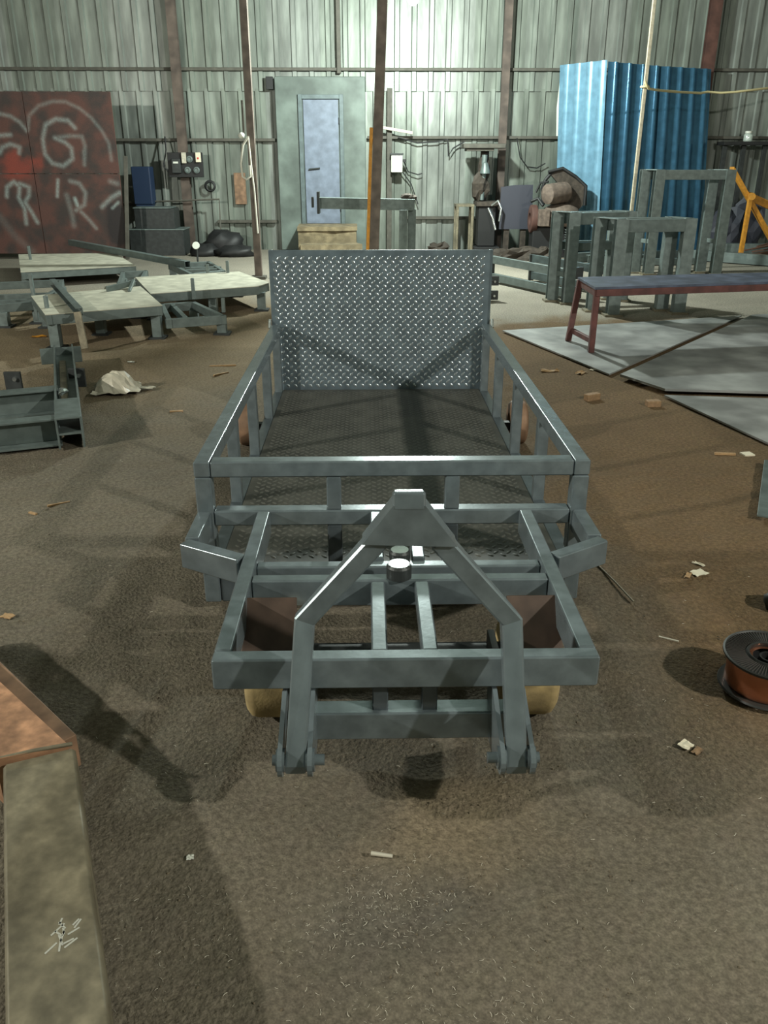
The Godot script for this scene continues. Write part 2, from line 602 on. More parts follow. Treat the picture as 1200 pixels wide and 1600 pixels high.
# ---------------------------------------------------------------- the trailer
func lugs(called: String, t: Transform3D, w: float, h: float, m: Material, parent: Node, p := 0.05):
	# raised treads of chequer plate: local x, y is the plate, z points out of it
	var s := Shape.new()
	var len := 0.035
	var hw := 0.008
	var hz := 0.0035
	for a in [0]:
		var l := len * 0.5
		var b := [V(-l, 0, 0), V(-l * 0.55, -hw * 0.7, 0), V(0, -hw, 0), V(l * 0.55, -hw * 0.7, 0), V(l, 0, 0), V(l * 0.55, hw * 0.7, 0), V(0, hw, 0), V(-l * 0.55, hw * 0.7, 0)]
		var top := [V(-l * 0.55, 0, hz), V(0, 0, hz * 1.15), V(l * 0.55, 0, hz)]
		s.group = 1
		s.face([b[0], b[1], top[0]], V(-1, -1, 1))
		s.face([b[1], b[2], top[1], top[0]], V(0, -1, 1))
		s.face([b[2], b[3], top[2], top[1]], V(0, -1, 1))
		s.face([b[3], b[4], top[2]], V(1, -1, 1))
		s.face([b[4], b[5], top[2]], V(1, 1, 1))
		s.face([b[5], b[6], top[1], top[2]], V(0, 1, 1))
		s.face([b[6], b[7], top[0], top[1]], V(0, 1, 1))
		s.face([b[7], b[0], top[0]], V(-1, 1, 1))
	var mm := MultiMesh.new()
	mm.transform_format = MultiMesh.TRANSFORM_3D
	mm.mesh = s.mesh()
	var nx := int((w - 0.03) / p)
	var ny := int((h - 0.03) / p)
	mm.instance_count = nx * ny * 2
	var k := 0
	for j in ny:
		for i in nx:
			for d in 2:
				var c := V(-w * 0.5 + 0.02 + p * (i + 0.5 + 0.5 * d) - p * 0.25, -h * 0.5 + 0.02 + p * (j + 0.5 + 0.5 * d) - p * 0.25, 0)
				var r := Basis(Vector3.BACK, deg_to_rad(-48.0 if d == 0 else 48.0))
				mm.set_instance_transform(k, t * Transform3D(r, c))
				k += 1
	var o := MultiMeshInstance3D.new()
	o.name = called
	o.multimesh = mm
	o.material_override = m
	parent.add_child(o, true)
	o.set_meta("kind", "stuff")

func tyre_shape(s: Shape, c: Vector3, r: float, w: float) -> Shape:
	var t := Transform3D(Basis(Vector3.BACK, PI / 2), c)
	s.lathe([Vector2(r * 0.45, -w * 0.5), Vector2(r * 0.86, -w * 0.5), Vector2(r * 0.97, -w * 0.42), Vector2(r, -w * 0.3), Vector2(r, w * 0.3), Vector2(r * 0.97, w * 0.42), Vector2(r * 0.86, w * 0.5), Vector2(r * 0.45, w * 0.5), Vector2(r * 0.45, -w * 0.5)], t, 36)
	return s

func build_trailer():
	var o := thing("farm_trailer", "long grey steel flatbed trailer with chequer-plate tailboard and three-point hitch", "trailer", V(0.084, 0, -3.6))
	var L := -0.632
	var R := 0.797
	var F := -2.81
	var B := -5.47
	# side and front rails of 60 mm tube
	for x in [L + 0.03, R - 0.03]:
		part("top_rail", sh(o).bar(V(x, 0.57, F), V(x, 0.57, B), 0.06, 0.06, Vector3.UP, 0.006), M.paint, o)
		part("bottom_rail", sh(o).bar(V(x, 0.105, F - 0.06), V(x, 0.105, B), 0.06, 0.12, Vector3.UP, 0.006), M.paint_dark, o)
		part("corner_post", sh(o).bar(V(x, 0.03, F - 0.03), V(x, 0.54, F - 0.03), 0.06, 0.06, Vector3.BACK, 0.006), M.paint, o)
		for z in [-3.52, -4.17, -4.83, B + 0.03]:
			part("side_post", sh(o).bar(V(x, 0.16, z), V(x, 0.54, z), 0.05, 0.05, Vector3.BACK, 0.005), M.paint, o)
	part("top_rail", sh(o).bar(V(L + 0.06, 0.57, F - 0.03), V(R - 0.06, 0.57, F - 0.03), 0.06, 0.06, Vector3.UP, 0.006), M.paint, o)
	part("front_rail", sh(o).bar(V(L + 0.06, 0.38, F - 0.03), V(R - 0.06, 0.38, F - 0.03), 0.06, 0.06, Vector3.UP, 0.006), M.paint, o)
	for x in [-0.131, 0.301]:
		part("front_post", sh(o).bar(V(x, 0.41, F - 0.03), V(x, 0.54, F - 0.03), 0.053, 0.05, Vector3.BACK, 0.005), M.paint, o)
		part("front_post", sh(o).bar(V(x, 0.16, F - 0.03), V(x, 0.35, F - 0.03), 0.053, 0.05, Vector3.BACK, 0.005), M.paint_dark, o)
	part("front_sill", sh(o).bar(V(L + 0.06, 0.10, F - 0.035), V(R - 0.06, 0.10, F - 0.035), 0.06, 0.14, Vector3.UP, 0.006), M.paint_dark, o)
	# chequer plate bed and tailboard
	var bed := part("bed_plate", sh(o).block(V(L + 0.06, 0.160, B + 0.01), V(R - 0.06, 0.168, F - 0.06), 0.001), M.deck, o)
	lugs("bed_tread", Transform3D(Basis(Vector3.RIGHT, Vector3(0, 0, -1), Vector3.UP), V(0.0825, 0.168, (F - 0.06 + B) * 0.5) - where(o)), R - L - 0.14, F - 0.1 - B, M.deck_lug, bed)
	var gate := part("tailboard", sh(o).block(V(L, 0.15, -5.512), V(R - 0.018, 1.06, -5.50), 0.002), M.plate, o)
	lugs("tailboard_tread", Transform3D(Basis(), V((L + R - 0.018) * 0.5, 0.605, -5.50) - where(o)), R - L - 0.03, 0.905, M.lug, gate)
	for x in [L + 0.012, R - 0.012]:
		part("tailboard_edge", sh(o).bar(V(x, 0.15, -5.53), V(x, 1.06, -5.53), 0.024, 0.034, Vector3.BACK, 0.003), M.plate, o)
	for y in [1.02, 0.6]:
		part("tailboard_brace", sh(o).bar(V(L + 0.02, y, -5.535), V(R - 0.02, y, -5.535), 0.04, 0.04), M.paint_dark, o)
	for x in [L - 0.012, R + 0.012]:
		part("latch_pin", sh(o).cyl(V(x, 0.575, -5.47), V(x, 0.625, -5.50), 0.010, -1.0, 10), M.bright, o)
	# drawbar platform of 90 x 50 tube
	var p0 := -0.413
	var p1 := 0.596
	var pz := -1.825
	part("platform_front_bar", sh(o).block(V(p0, 0.318, pz - 0.05), V(p1, 0.41, pz), 0.006), M.paint, o)
	for x in [p0, p1 - 0.048]:
		part("platform_side_bar", sh(o).block(V(x, 0.318, F), V(x + 0.048, 0.4098, pz - 0.05), 0.006), M.paint, o)
	for z in [-2.262, -2.382]:
		part("platform_cross_bar", sh(o).block(V(p0 + 0.048, 0.318 if z > -2.3 else 0.33, z - 0.046), V(p1 - 0.048, 0.409 if z > -2.3 else 0.395, z), 0.006), M.paint, o)
	for x in [0.001, 0.135]:
		part("stringer", sh(o).block(V(x, 0.36, -2.262), V(x + 0.043, 0.406, pz - 0.05), 0.005), M.paint, o)
		part("stringer", sh(o).block(V(x, 0.36, F), V(x + 0.043, 0.406, -2.428), 0.005), M.paint, o)
	# side wings of the platform
	for m in [[L + 0.025, p0, -1.0], [R - 0.025, p1, 1.0]]:
		var w := V(m[0], 0.364, -2.575)
		part("wing_bar", sh(o).bar(V(m[0], 0.364, F), w + V(0, 0, -0.01), 0.05, 0.091, Vector3.UP, 0.006), M.paint, o)
		part("wing_bar", sh(o).bar(w + V(m[2] * 0.022, 0, 0.018), V(m[1] + m[2] * 0.004, 0.364, -2.432), 0.05, 0.0912, Vector3.UP, 0.006), M.paint, o)
	# pivot bosses on the cross bars
	for q in [[0.088, 0.409, -2.287, 0.036, 0.042], [0.096, 0.395, -2.44, 0.032, 0.03]]:
		var b := part("pivot_boss", sh(o).lathe([Vector2(0, q[4]), Vector2(0, 0), Vector2(q[3] * 1.08, 0.0), Vector2(q[3] * 1.08, q[4] - 0.006), Vector2(q[3] * 0.98, q[4]), Vector2(0, q[4])].slice(1), Transform3D(Basis(), V(q[0], q[1], q[2])), 28, false), M.dark_steel, o)
		part("pivot_cap", Shape.new(V(0, 0, 0)).lathe([Vector2(0, 0), Vector2(q[3] * 0.9, 0), Vector2(q[3] * 0.9, 0.003), Vector2(0, 0.003)], Transform3D(Basis(), V(q[0], q[1] + q[4], q[2]) - where(o)), 28, false), M.bright, b)
	# three-point hitch A-frame: the lower legs slant forward to the pins
	var hz := -1.80
	part("frame_leg", leg_shape(o, [V(-0.190, 0.198, -1.655), V(-0.163, 0.545, hz), V(0.022, 0.768, hz)], [V(0, 0.013, 0.003), V(0, 0.006, 0.025), V(0, 0, 0.0255)]), M.paint, o)
	part("frame_leg", leg_shape(o, [V(0.362, 0.190, -1.655), V(0.350, 0.538, hz), V(0.166, 0.761, hz)], [V(0, 0.013, 0.003), V(0, 0.006, 0.025), V(0, 0, 0.0255)]), M.paint, o)
	part("mast_plate", sh(o).prism(PackedVector2Array([Vector2(-0.019, 0.764), Vector2(0.205, 0.757), Vector2(0.128, 0.862), Vector2(0.053, 0.862)]), Transform3D(Basis(), V(0, 0, -1.797)), 0.064), M.paint, o)
	part("mast_cap", sh(o).box(Transform3D(Basis(Vector3.RIGHT, -0.15), V(0.0905, 0.870, -1.782)), V(0.077, 0.046, 0.034), 0.007), M.paint, o)
	part("hitch_cross_bar", sh(o).block(V(-0.19, 0.145, -1.90), V(0.37, 0.232, -1.835), 0.006), M.paint, o)
	for x in [0.003, 0.135]:
		part("hitch_post", sh(o).block(V(x, 0.225, -1.895), V(x + 0.042, 0.36, -1.85), 0.004), M.paint_dark, o)
	for m in [[-0.190, -1.0], [0.362, 1.0]]:
		for d in [-0.037, 0.037]:
			var x: float = m[0] + d
			# cheek plates reach from the pin back and up to the cross bar
			var poly := PackedVector2Array()
			for i in 11:
				var a := PI * 0.5 + PI * i / 10.0
				poly.append(Vector2(0.041 * cos(a), 0.041 * sin(a)))
			poly.append_array(PackedVector2Array([Vector2(0.10, -0.075), Vector2(0.235, -0.075), Vector2(0.235, 0.075), Vector2(0.15, 0.10), Vector2(0.05, 0.06)]))
			part("cheek_plate", sh(o).prism(poly, Transform3D(Basis(Vector3(0, 0, -1), Vector3.UP, Vector3.RIGHT), V(x, 0.214, -1.675)), 0.012), M.paint, o)
			part("bushing", sh(o).cyl(V(x - 0.011, 0.214, -1.675), V(x + 0.011, 0.214, -1.675), 0.029, -1.0, 24), M.paint, o)
		var inner: float = m[0] - m[1] * 0.072
		var outer: float = m[0] + m[1] * 0.058
		part("hitch_pin", sh(o).cyl(V(inner, 0.214, -1.675), V(outer, 0.214, -1.675), 0.014, -1.0, 20), M.paint, o)
	# front roller wheels with guards and axle, rear tyres outside the bed
	for x in [-0.298, 0.484]:
		part("tyre", tyre_shape(sh(o), V(x, 0.148, -2.2), 0.158, 0.155), M.tyre, o)
		part("wheel_guard", sh(o).bar(V(x, 0.225, -2.057), V(x, 0.400, -2.175), 0.16, 0.010, Vector3.BACK, 0.003), M.guard, o)
	part("axle", sh(o).bar(V(-0.29, 0.15, -2.2), V(0.46, 0.15, -2.2), 0.09, 0.10), M.dark_steel, o)
	# slotted mounting plate in front of the axle
	var mp := sh(o)
	for b in [[-0.20, 0.36, -1.99, -1.965], [-0.20, 0.36, -2.16, -2.06], [-0.20, -0.17, -2.06, -1.99], [0.05, 0.10, -2.06, -1.99], [0.13, 0.16, -2.06, -1.99], [0.325, 0.36, -2.06, -1.99]]:
		mp.block(V(b[0], 0.236, b[2]), V(b[1], 0.246, b[3]), 0.001)
	part("slotted_plate", mp, M.dark_steel, o)
	for x in [-0.19, 0.34]:
		part("plate_hanger", sh(o).block(V(x, 0.246, -2.10), V(x + 0.02, 0.33, -2.0), 0.002), M.dark_steel, o)
	for x in [L - 0.10, R + 0.10]:
		part("tyre", tyre_shape(sh(o), V(x, 0.12, -4.85), 0.13, 0.10), M.rust_dark, o)
	part("axle", sh(o).bar(V(L - 0.1, 0.10, -4.85), V(R + 0.1, 0.10, -4.85), 0.05, 0.05), M.dark_steel, o)

# a tube with mitred bends; f: half depth vectors at each point, pointing out of the front
func leg_shape(o: Node, p: Array, f: Array) -> Shape:
	var s := sh(o)
	var w := 0.0252
	var ring := []
	for i in p.size():
		var a: Vector3 = (p[i] - p[maxi(i - 1, 0)]) * V(1, 1, 0)
		var b: Vector3 = (p[mini(i + 1, p.size() - 1)] - p[i]) * V(1, 1, 0)
		a = (b if i == 0 else a).normalized()
		b = (a if i == p.size() - 1 else b).normalized()
		var t := (a + b).normalized()
		var k := w / maxf(0.3, a.dot(t))
		var n: Vector3 = Vector3(t.y, -t.x, 0) * k
		if i == 0:
			n = V(w, 0, 0)
		var u := n * (1.0 - 0.005 / k)
		var g: Vector3 = f[i] * 0.8
		ring.append([p[i] - u + f[i], p[i] + u + f[i], p[i] + n + g, p[i] + n - g, p[i] + u - f[i], p[i] - u - f[i], p[i] - n - g, p[i] - n + g])
	for i in p.size() - 1:
		for k in 8:
			var j := (k + 1) % 8
			var m: Vector3 = (ring[i][k] + ring[i][j] + ring[i + 1][k] + ring[i + 1][j]) * 0.25 - (p[i] + p[i + 1]) * 0.5
			s.face([ring[i][k], ring[i][j], ring[i + 1][j], ring[i + 1][k]], m)
	s.face(ring[0], p[0] - p[1])
	s.face(ring[-1], p[-1] - p[-2])
	return s

# ---------------------------------------------------------------- helpers for irregular things
func blob(s: Shape, c: Vector3, r: Vector3, rough := 0.25, n := 12, seed_ := 1) -> Shape:
	var f := FastNoiseLite.new()
	f.seed = seed_
	f.frequency = 0.9
	var m := maxi(4, n / 2)
	var p := []
	for j in m + 1:
		var row := []
		for i in n:
			var a := PI * j / m
			var b := TAU * i / n
			var d := Vector3(sin(a) * cos(b), cos(a), sin(a) * sin(b))
			row.append(c + d * r * (1.0 + rough * f.get_noise_3d(d.x * 2.0, d.y * 2.0, d.z * 2.0) * 1.6))
		p.append(row)
	s.group = 1 if rough < 0.3 else -1
	for j in m:
		for i in n:
			var k := (i + 1) % n
			var mid: Vector3 = (p[j][i] + p[j + 1][k]) * 0.5 - c
			if j > 0:
				s.tri(p[j][i], p[j][k], p[j + 1][k], mid)
			if j < m - 1:
				s.tri(p[j][i], p[j + 1][k], p[j + 1][i], mid)
	s.group = -1
	return s

func crumple(s: Shape, c: Vector3, w: float, d: float, h: float, turn: float, seed_: int, n := 6, dome := 0.0) -> Shape:
	var r := RandomNumberGenerator.new()
	r.seed = seed_
	var p := []
	var b := Basis(Vector3.UP, turn)
	for j in n + 1:
		var row := []
		for i in n + 1:
			var u := float(i) / n - 0.5
			var v := float(j) / n - 0.5
			var y := 0.004 + h * r.randf() * 0.5 + dome * maxf(0.0, 1.0 - 4.2 * (u * u + v * v))
			row.append(c + b * V(w * (u + r.randf_range(-0.3, 0.3) / n), y, d * (v + r.randf_range(-0.3, 0.3) / n)))
		p.append(row)
	for j in n:
		for i in n:
			for k in [[Vector3.ZERO, Vector3.UP], [V(0, -0.002, 0), Vector3.DOWN]]:
				s.tri(p[j][i] + k[0], p[j][i + 1] + k[0], p[j + 1][i + 1] + k[0], k[1])
				s.tri(p[j][i] + k[0], p[j + 1][i + 1] + k[0], p[j + 1][i] + k[0], k[1])
	return s

func rib_quad(s: Shape, a: Vector3, b: Vector3, c: Vector3, d: Vector3, n: int, depth: float) -> Shape:
	# a, b bottom left and right, c, d top right and left
	var nn := (b - a).cross(d - a).normalized()
	var u := [0.0]
	var off := [0.0]
	for i in n:
		for q in [[0.30, 0.0], [0.42, 1.0], [0.62, 1.0], [0.74, 0.0], [1.0, 0.0]]:
			u.append((i + q[0]) / n)
			off.append(q[1] * depth)
	for k in u.size() - 1:
		for back in [0.0, 0.0025]:
			var p := []
			for e in [[u[k], off[k], 0], [u[k + 1], off[k + 1], 0], [u[k + 1], off[k + 1], 1], [u[k], off[k], 1]]:
				var q: Vector3 = a.lerp(b, e[0]) if e[2] == 0 else d.lerp(c, e[0])
				p.append(q + nn * (e[1] - back))
			s.group = 4 if back == 0.0 else -1
			s.face(p, (p[1] - p[0]).cross(p[3] - p[0]) * (1.0 if back == 0.0 else -1.0))
			s.group = -1
	return s

func graffiti() -> ImageTexture:
	var im := Image.create(616, 498, false, Image.FORMAT_RGBA8)
	var base := FastNoiseLite.new()
	base.seed = 21
	base.frequency = 0.012
	base.fractal_octaves = 5
	var fine := FastNoiseLite.new()
	fine.seed = 22
	fine.frequency = 0.12
	var spray := PackedFloat32Array()
	spray.resize(616 * 498)
	var marks := {"337,110 347,69 382,41 429,28 470,29 512,48 546,76 575,114 593,152 595,202": [9, 0.45], "489,105 470,84 432,79 396,96 380,138 380,184 400,212 434,220 468,198 469,166 452,149 420,135": [11, 0.7], "420,135 470,129 508,131 514,159 504,216": [10, 0.5], "508,175 505,210": [9, 0.5],
		"254,64 287,71 314,89 332,114": [10, 0.6], "243,128 277,126": [11, 0.7], "233,180 244,163 272,154 301,163 296,180": [11, 0.7], "232,314 238,285 264,268 280,285 271,318 285,351 283,400": [11, 0.8], "282,274 311,285 307,310 290,332": [11, 0.75],
		"290,332 306,362 321,396": [11, 0.8], "410,263 400,314": [9, 0.85], "450,266 480,274 496,303 487,340 456,358": [11, 0.6], "458,321 463,342": [10, 1.0], "432,310 442,377 442,407": [13, 0.45], "472,362 496,388 516,415": [10, 0.6],
		"582,267 605,274": [12, 0.5], "545,347 580,318 609,303": [12, 0.7], "579,351 601,333": [8, 0.8], "198,377 235,437 289,491": [18, 0.25]}
	for path in marks:
		var pts := []
		for w in path.split(" "):
			var q: PackedStringArray = w.split(",")
			pts.append(Vector2(float(q[0]), float(q[1])))
		var r: float = marks[path][0]
		for k in pts.size() - 1:
			var a: Vector2 = pts[k]
			var b: Vector2 = pts[k + 1]
			for y in range(maxi(0, int(minf(a.y, b.y) - 1.3 * r)), mini(497, int(maxf(a.y, b.y) + 1.3 * r)) + 1):
				for x in range(maxi(0, int(minf(a.x, b.x) - 1.3 * r)), mini(615, int(maxf(a.x, b.x) + 1.3 * r)) + 1):
					var p := Vector2(x, y)
					var dd := p.distance_to(Geometry2D.get_closest_point_to_segment(p, a, b))
					var e: float = marks[path][1] * 0.85 * smoothstep(r * 1.25, 0.0, dd)
					spray[y * 616 + x] = maxf(spray[y * 616 + x], e)
	for y in 498:
		for x in 616:
			var n := base.get_noise_2d(x, y)
			var c := Color8(88, 60, 54).lerp(Color8(60, 52, 50), clampf(0.4 + n * 1.3, 0, 1))
			var q := Vector2((x - 275) / 110.0, (y - 215) / 42.0).length()
			c = c.lerp(Color8(142, 62, 50), 0.75 * smoothstep(1.2, 0.3, q + n * 0.6))
			c = c.lerp(Color8(34, 34, 36), 0.8 * smoothstep(0.6, 0.3, Vector2((x - 600) / 120.0, (y - 400) / 150.0).length() + n * 0.3))
			c = c.lerp(Color8(150, 166, 164), spray[y * 616 + x] * (1.0 + 0.35 * fine.get_noise_2d(x, y)))
			c = c * (1.0 + 0.12 * fine.get_noise_2d(x * 2.0, y * 2.0))
			c.a = 1.0
			im.set_pixel(x, y, c)
	return ImageTexture.create_from_image(im)

# ---------------------------------------------------------------- along the back wall
func build_wall_things():
	# cabin front with a flush door
	structure("trim_1", sh().block(V(-1.62, 0.0, -16.42), V(-0.03, 2.90, -16.36), 0.012), M.cabin, "flat grey cabin panel that surrounds the pale blue door")
	var d := Node3D.new()
	d.name = "door_1"
	d.position = V(-0.82, 0.46, -16.36)
	add_child(d)
	meta(d, "narrow pale blue door in a grey frame above the dusty steps", "", "", "structure")
	for x in [-1.185, -0.455]:
		part("door_frame", sh(d).bar(V(x, 0.46, -16.345), V(x, 2.62, -16.345), 0.07, 0.05, Vector3.BACK), M.door_frame, d)
	part("door_frame", sh(d).bar(V(-1.15, 2.58, -16.345), V(-0.49, 2.58, -16.345), 0.05, 0.07, Vector3.UP), M.door_frame, d)
	var leaf := part("door_leaf", sh(d).block(V(-1.13, 0.47, -16.36), V(-0.51, 2.535, -16.335)), M.door, d)
	part("door_handle", Shape.new(V(0, 0, 0)).cyl(V(-1.06, 1.40, -16.31) - d.position, V(-0.86, 1.42, -16.31) - d.position, 0.014), M.dark_steel, leaf)
	for y in [0.75, 2.2]:
		part("hinge", Shape.new().cyl(V(-0.50, y - 0.05, -16.325) - d.position, V(-0.50, y + 0.05, -16.325) - d.position, 0.012), M.dark_steel, leaf)
	single("vent_box", V(-1.7, 2.7, -16.4), Shape.new(V(-1.7, 2.7, -16.4)).block(V(-1.77, 2.70, -16.46), V(-1.645, 2.90, -16.38)), M.black, "small black box at the top corner of the grey cabin panel", "box")
	# steps
	var st := thing("entrance_step", "thick dusty upper step block under the pale blue door", "step", V(-0.7, 0, -15.9))
	part("tread", sh(st).slab(PackedVector2Array([Vector2(-1.27, -16.30), Vector2(-0.20, -16.30), Vector2(-0.19, -15.62), Vector2(-0.55, -15.50), Vector2(-0.95, -15.53), Vector2(-1.25, -15.52)]), 0.40, 0.47), M.block, st)
	part("base_block", sh(st).slab(PackedVector2Array([Vector2(-1.25, -16.30), Vector2(-0.21, -16.30), Vector2(-0.21, -15.64), Vector2(-0.55, -15.55), Vector2(-1.24, -15.56)]), -0.02, 0.40), M.block, st)
	single("entrance_step", V(-0.65, 0, -15.3), Shape.new(V(-0.65, 0, -15.3)).slab(PackedVector2Array([Vector2(-1.19, -15.52), Vector2(-0.20, -15.54), Vector2(-0.10, -15.30), Vector2(-0.30, -15.12), Vector2(-0.75, -15.17), Vector2(-1.17, -15.10)]), -0.02, 0.20), M.block, "low dusty lower step slab in front of the upper step", "step")
	# red lead painted board with chalked letters
	var bd := thing("sheet_metal_board", "rusty red steel board of four sheets with pale sprayed letters", "board", V(-5.66, 0, -15.0))
	var tex := graffiti()
	var bm := mat(Color.WHITE, 0.75, 0.1)
	bm.albedo_texture = tex
	var xs := [-7.2, -5.53, -4.12]
	var ys := [0.08, 1.346, 2.57]
	for i in 2:
		for j in 2:
			var s := sh(bd)
			var lo := V(xs[i] + (0.008 if i else 0.0), ys[j] + (0.008 if j else 0.0), -15.0)
			var hi := V(xs[i + 1], ys[j + 1], -14.985)
			s.block(V(lo.x, lo.y, -15.02), V(hi.x, hi.y, -14.99), 0.002)
			part("backing_sheet", s, M.oxide, bd)
			var f := sh(bd)
			var q := []
			for c in [[lo.x + 0.003, lo.y + 0.003], [hi.x - 0.003, lo.y + 0.003], [hi.x - 0.003, hi.y - 0.003], [lo.x + 0.003, hi.y - 0.003]]:
				q.append(V(c[0], c[1], -14.989))
			for t in [[0, 2, 1], [0, 3, 2]]:
				for k in t:
					var p: Vector3 = q[k]
					f.pv.append(p - f.off)
					f.nv.append(Vector3.BACK)
					f.uv.append(Vector2((p.x + 7.2) / 3.08, (2.57 - p.y) / 2.49))
			part("painted_sheet", f, bm, bd)
	for x in [-6.9, -5.55, -4.2]:
		part("stiffener", sh(bd).bar(V(x, 0.0, -15.06), V(x, 2.55, -15.06), 0.06, 0.06, Vector3.BACK), M.oxide, bd)
	single("leaning_post", V(-4.07, 0, -14.95), Shape.new(V(-4.07, 0, -14.95)).bar(V(-4.12, 0, -14.90), V(-4.00, 1.62, -15.05), 0.06, 0.05), M.girt, "thin weathered post leaning at the edge of the red board", "post")
	single("plastic_crate", V(-4.03, 0.82, -16.1), Shape.new(V(-4.03, 0.82, -16.1)).block(V(-4.19, 0.82, -16.3), V(-3.86, 1.45, -16.0), 0.015).block(V(-4.17, 0.79, -16.28), V(-3.88, 0.82, -16.02), 0.01), M.blue_box, "dark blue upright box behind the dark steel tank", "box")
	var tk := thing("steel_tank", "upper dark steel box with a pale top edge, by the red board", "tank", V(-3.75, 0, -15.75))
	part("body", sh(tk).block(V(-4.10, 0.44, -16.0), V(-3.40, 0.775, -15.55), 0.01), M.dark_steel, tk)
	part("rim", sh(tk).block(V(-4.11, 0.775, -16.01), V(-3.45, 0.795, -15.54), 0.004), M.frame, tk)
	var tk2 := thing("steel_tank", "wide low dark steel box under the upper box", "tank", V(-3.75, 0, -15.75))
	part("body", sh(tk2).block(V(-4.21, -0.01, -16.02), V(-3.25, 0.42, -15.48), 0.01), M.dark_steel, tk2)
	part("rim", sh(tk2).block(V(-4.21, 0.42, -16.03), V(-3.23, 0.44, -15.47), 0.004), M.frame, tk2)
	single("pipe_rail", V(-3.6, 0, -16.2), Shape.new(V(-3.6, 0, -16.2)).pipe([V(-4.46, 0.84, -16.2), V(-2.70, 0.90, -16.2), V(-2.72, 0.0, -16.2)], 0.018), M.girt, "thin bent pipe rail in front of the wall column by the switchboard", "pipe")
	single("scrap_heap", V(-2.75, 0, -15.6), blob(blob(blob(Shape.new(V(-2.75, 0, -15.6)), V(-2.60, 0.14, -15.8), V(0.38, 0.26, 0.3), 0.28, 16, 3), V(-2.90, 0.06, -15.5), V(0.26, 0.13, 0.22), 0.28, 14, 4), V(-2.35, 0.06, -15.35), V(0.33, 0.12, 0.2), 0.28, 14, 5), M.black, "dark heap of greasy scrap at the foot of the wall near the slim pole", "scrap", "", "stuff")
	# switchboard
	var sb := thing("switchboard", "black wooden switchboard with sockets and fuse boxes on the wall column", "switchboard", V(-3.25, 1.27, -16.2))
	part("board", sh(sb).block(V(-3.57, 1.27, -16.27), V(-2.95, 1.68, -16.2), 0.006), M.black, sb)
	part("fuse_box", sh(sb).block(V(-3.49, 1.34, -16.2), V(-3.33, 1.58, -16.13), 0.008), M.dark_steel, sb)
	part("name_strip", sh(sb).block(V(-3.46, 1.50, -16.13), V(-3.37, 1.53, -16.127), 0.001), M.white_box, sb)
	part("fuse", sh(sb).block(V(-3.31, 1.50, -16.2), V(-3.23, 1.68, -16.15), 0.006), M.plastic, sb)
	var fb := part("fuse", sh(sb).block(V(-3.06, 1.52, -16.2), V(-2.97, 1.68, -16.15), 0.006), M.paper, sb)
	part("indicator", Shape.new().block(V(-3.03, 1.57, -16.15) - sb.position, V(-3.00, 1.60, -16.143) - sb.position, 0.001), M.red, fb)
	for p in [[-3.17, 1.57], [-3.22, 1.39], [-3.06, 1.39]]:
		part("socket", sh(sb).lathe([Vector2(0.03, 0), Vector2(0.055, 0), Vector2(0.055, 0.035), Vector2(0.035, 0.04), Vector2(0.03, 0.02), Vector2(0.0, 0.02)], Transform3D(Basis(Vector3.RIGHT, PI / 2), V(p[0], p[1], -16.2)), 16), M.frame, sb)
	single("wire_coil", V(-2.886, 1.0, -16.4), Shape.new(V(-2.886, 1.0, -16.4)).pipe(ring(V(-2.886, 1.116, -16.42), 0.085, 20), 0.022).pipe(ring(V(-2.88, 1.11, -16.40), 0.075, 20), 0.014), M.black, "small black coil of wire hanging on the wall right of the switchboard", "wire coil")
	single("rust_plate", V(-2.34, 0.8, -16.45), Shape.new(V(-2.34, 0.8, -16.45)).block(V(-2.45, 0.80, -16.50), V(-2.24, 1.34, -16.47), 0.003), M.rust_dark, "rust coloured patch plate on the wall beside the slim pole", "plate")
	single("cable", V(-3.3, 1.4, -16.2), Shape.new(V(-3.3, 1.4, -16.2)).pipe([V(-3.62, 1.94, -16.4), V(-3.60, 1.72, -16.3), V(-3.66, 1.45, -16.25), V(-3.57, 1.36, -16.22)], 0.014, 5), M.black, "short black cable running down to the switchboard", "cable")
	# slim pole with hanging cords
	var pa := thing("steel_pole", "slim brown steel pole behind the low tables, with pale cord tied on", "pole", V(-1.57, 0, -12.4))
	part("shaft", sh(pa).bar(V(-1.575, -0.02, -12.4), V(-1.575, 6.0, -12.4), 0.10, 0.10, Vector3.BACK), M.pole, pa)
	part("base_plate", sh(pa).block(V(-1.68, -0.02, -12.5), V(-1.47, 0.03, -12.3)), M.girt, pa)
	part("bracket", sh(pa).bar(V(-1.66, 1.90, -12.34), V(-1.66, 2.30, -12.34), 0.03, 0.03, Vector3.BACK), M.girt, pa)
	single("looped_rope", V(-1.66, 1.3, -12.3), Shape.new(V(-1.66, 1.3, -12.3)).pipe([V(-1.60, 1.86, -12.32), V(-1.68, 1.75, -12.31), V(-1.72, 1.52, -12.31), V(-1.71, 1.36, -12.31), V(-1.655, 1.32, -12.31), V(-1.60, 1.36, -12.31), V(-1.605, 1.50, -12.31)], 0.016, 6).pipe([V(-1.605, 1.86, -12.33), V(-1.585, 1.5, -12.32), V(-1.56, 1.16, -12.31), V(-1.545, 0.62, -12.31)], 0.013, 6), M.rope_white, "pale looped cord hanging from the slim brown pole", "cord")
	single("insulator", V(-1.69, 1.84, -12.32), blob(Shape.new(V(-1.69, 1.84, -12.32)), V(-1.69, 1.87, -12.31), V(0.045, 0.04, 0.04), 0.1, 10, 2), M.white_box, "white knob at the knot of the pale cord on the slim pole", "knob")
	# stout pole that rises out of the picture beside the lamp
	var pb := thing("steel_pole", "stout brown steel pole beside the bright bulb, yellow along its lower edge", "pole", V(0.08, 0, -11.7))
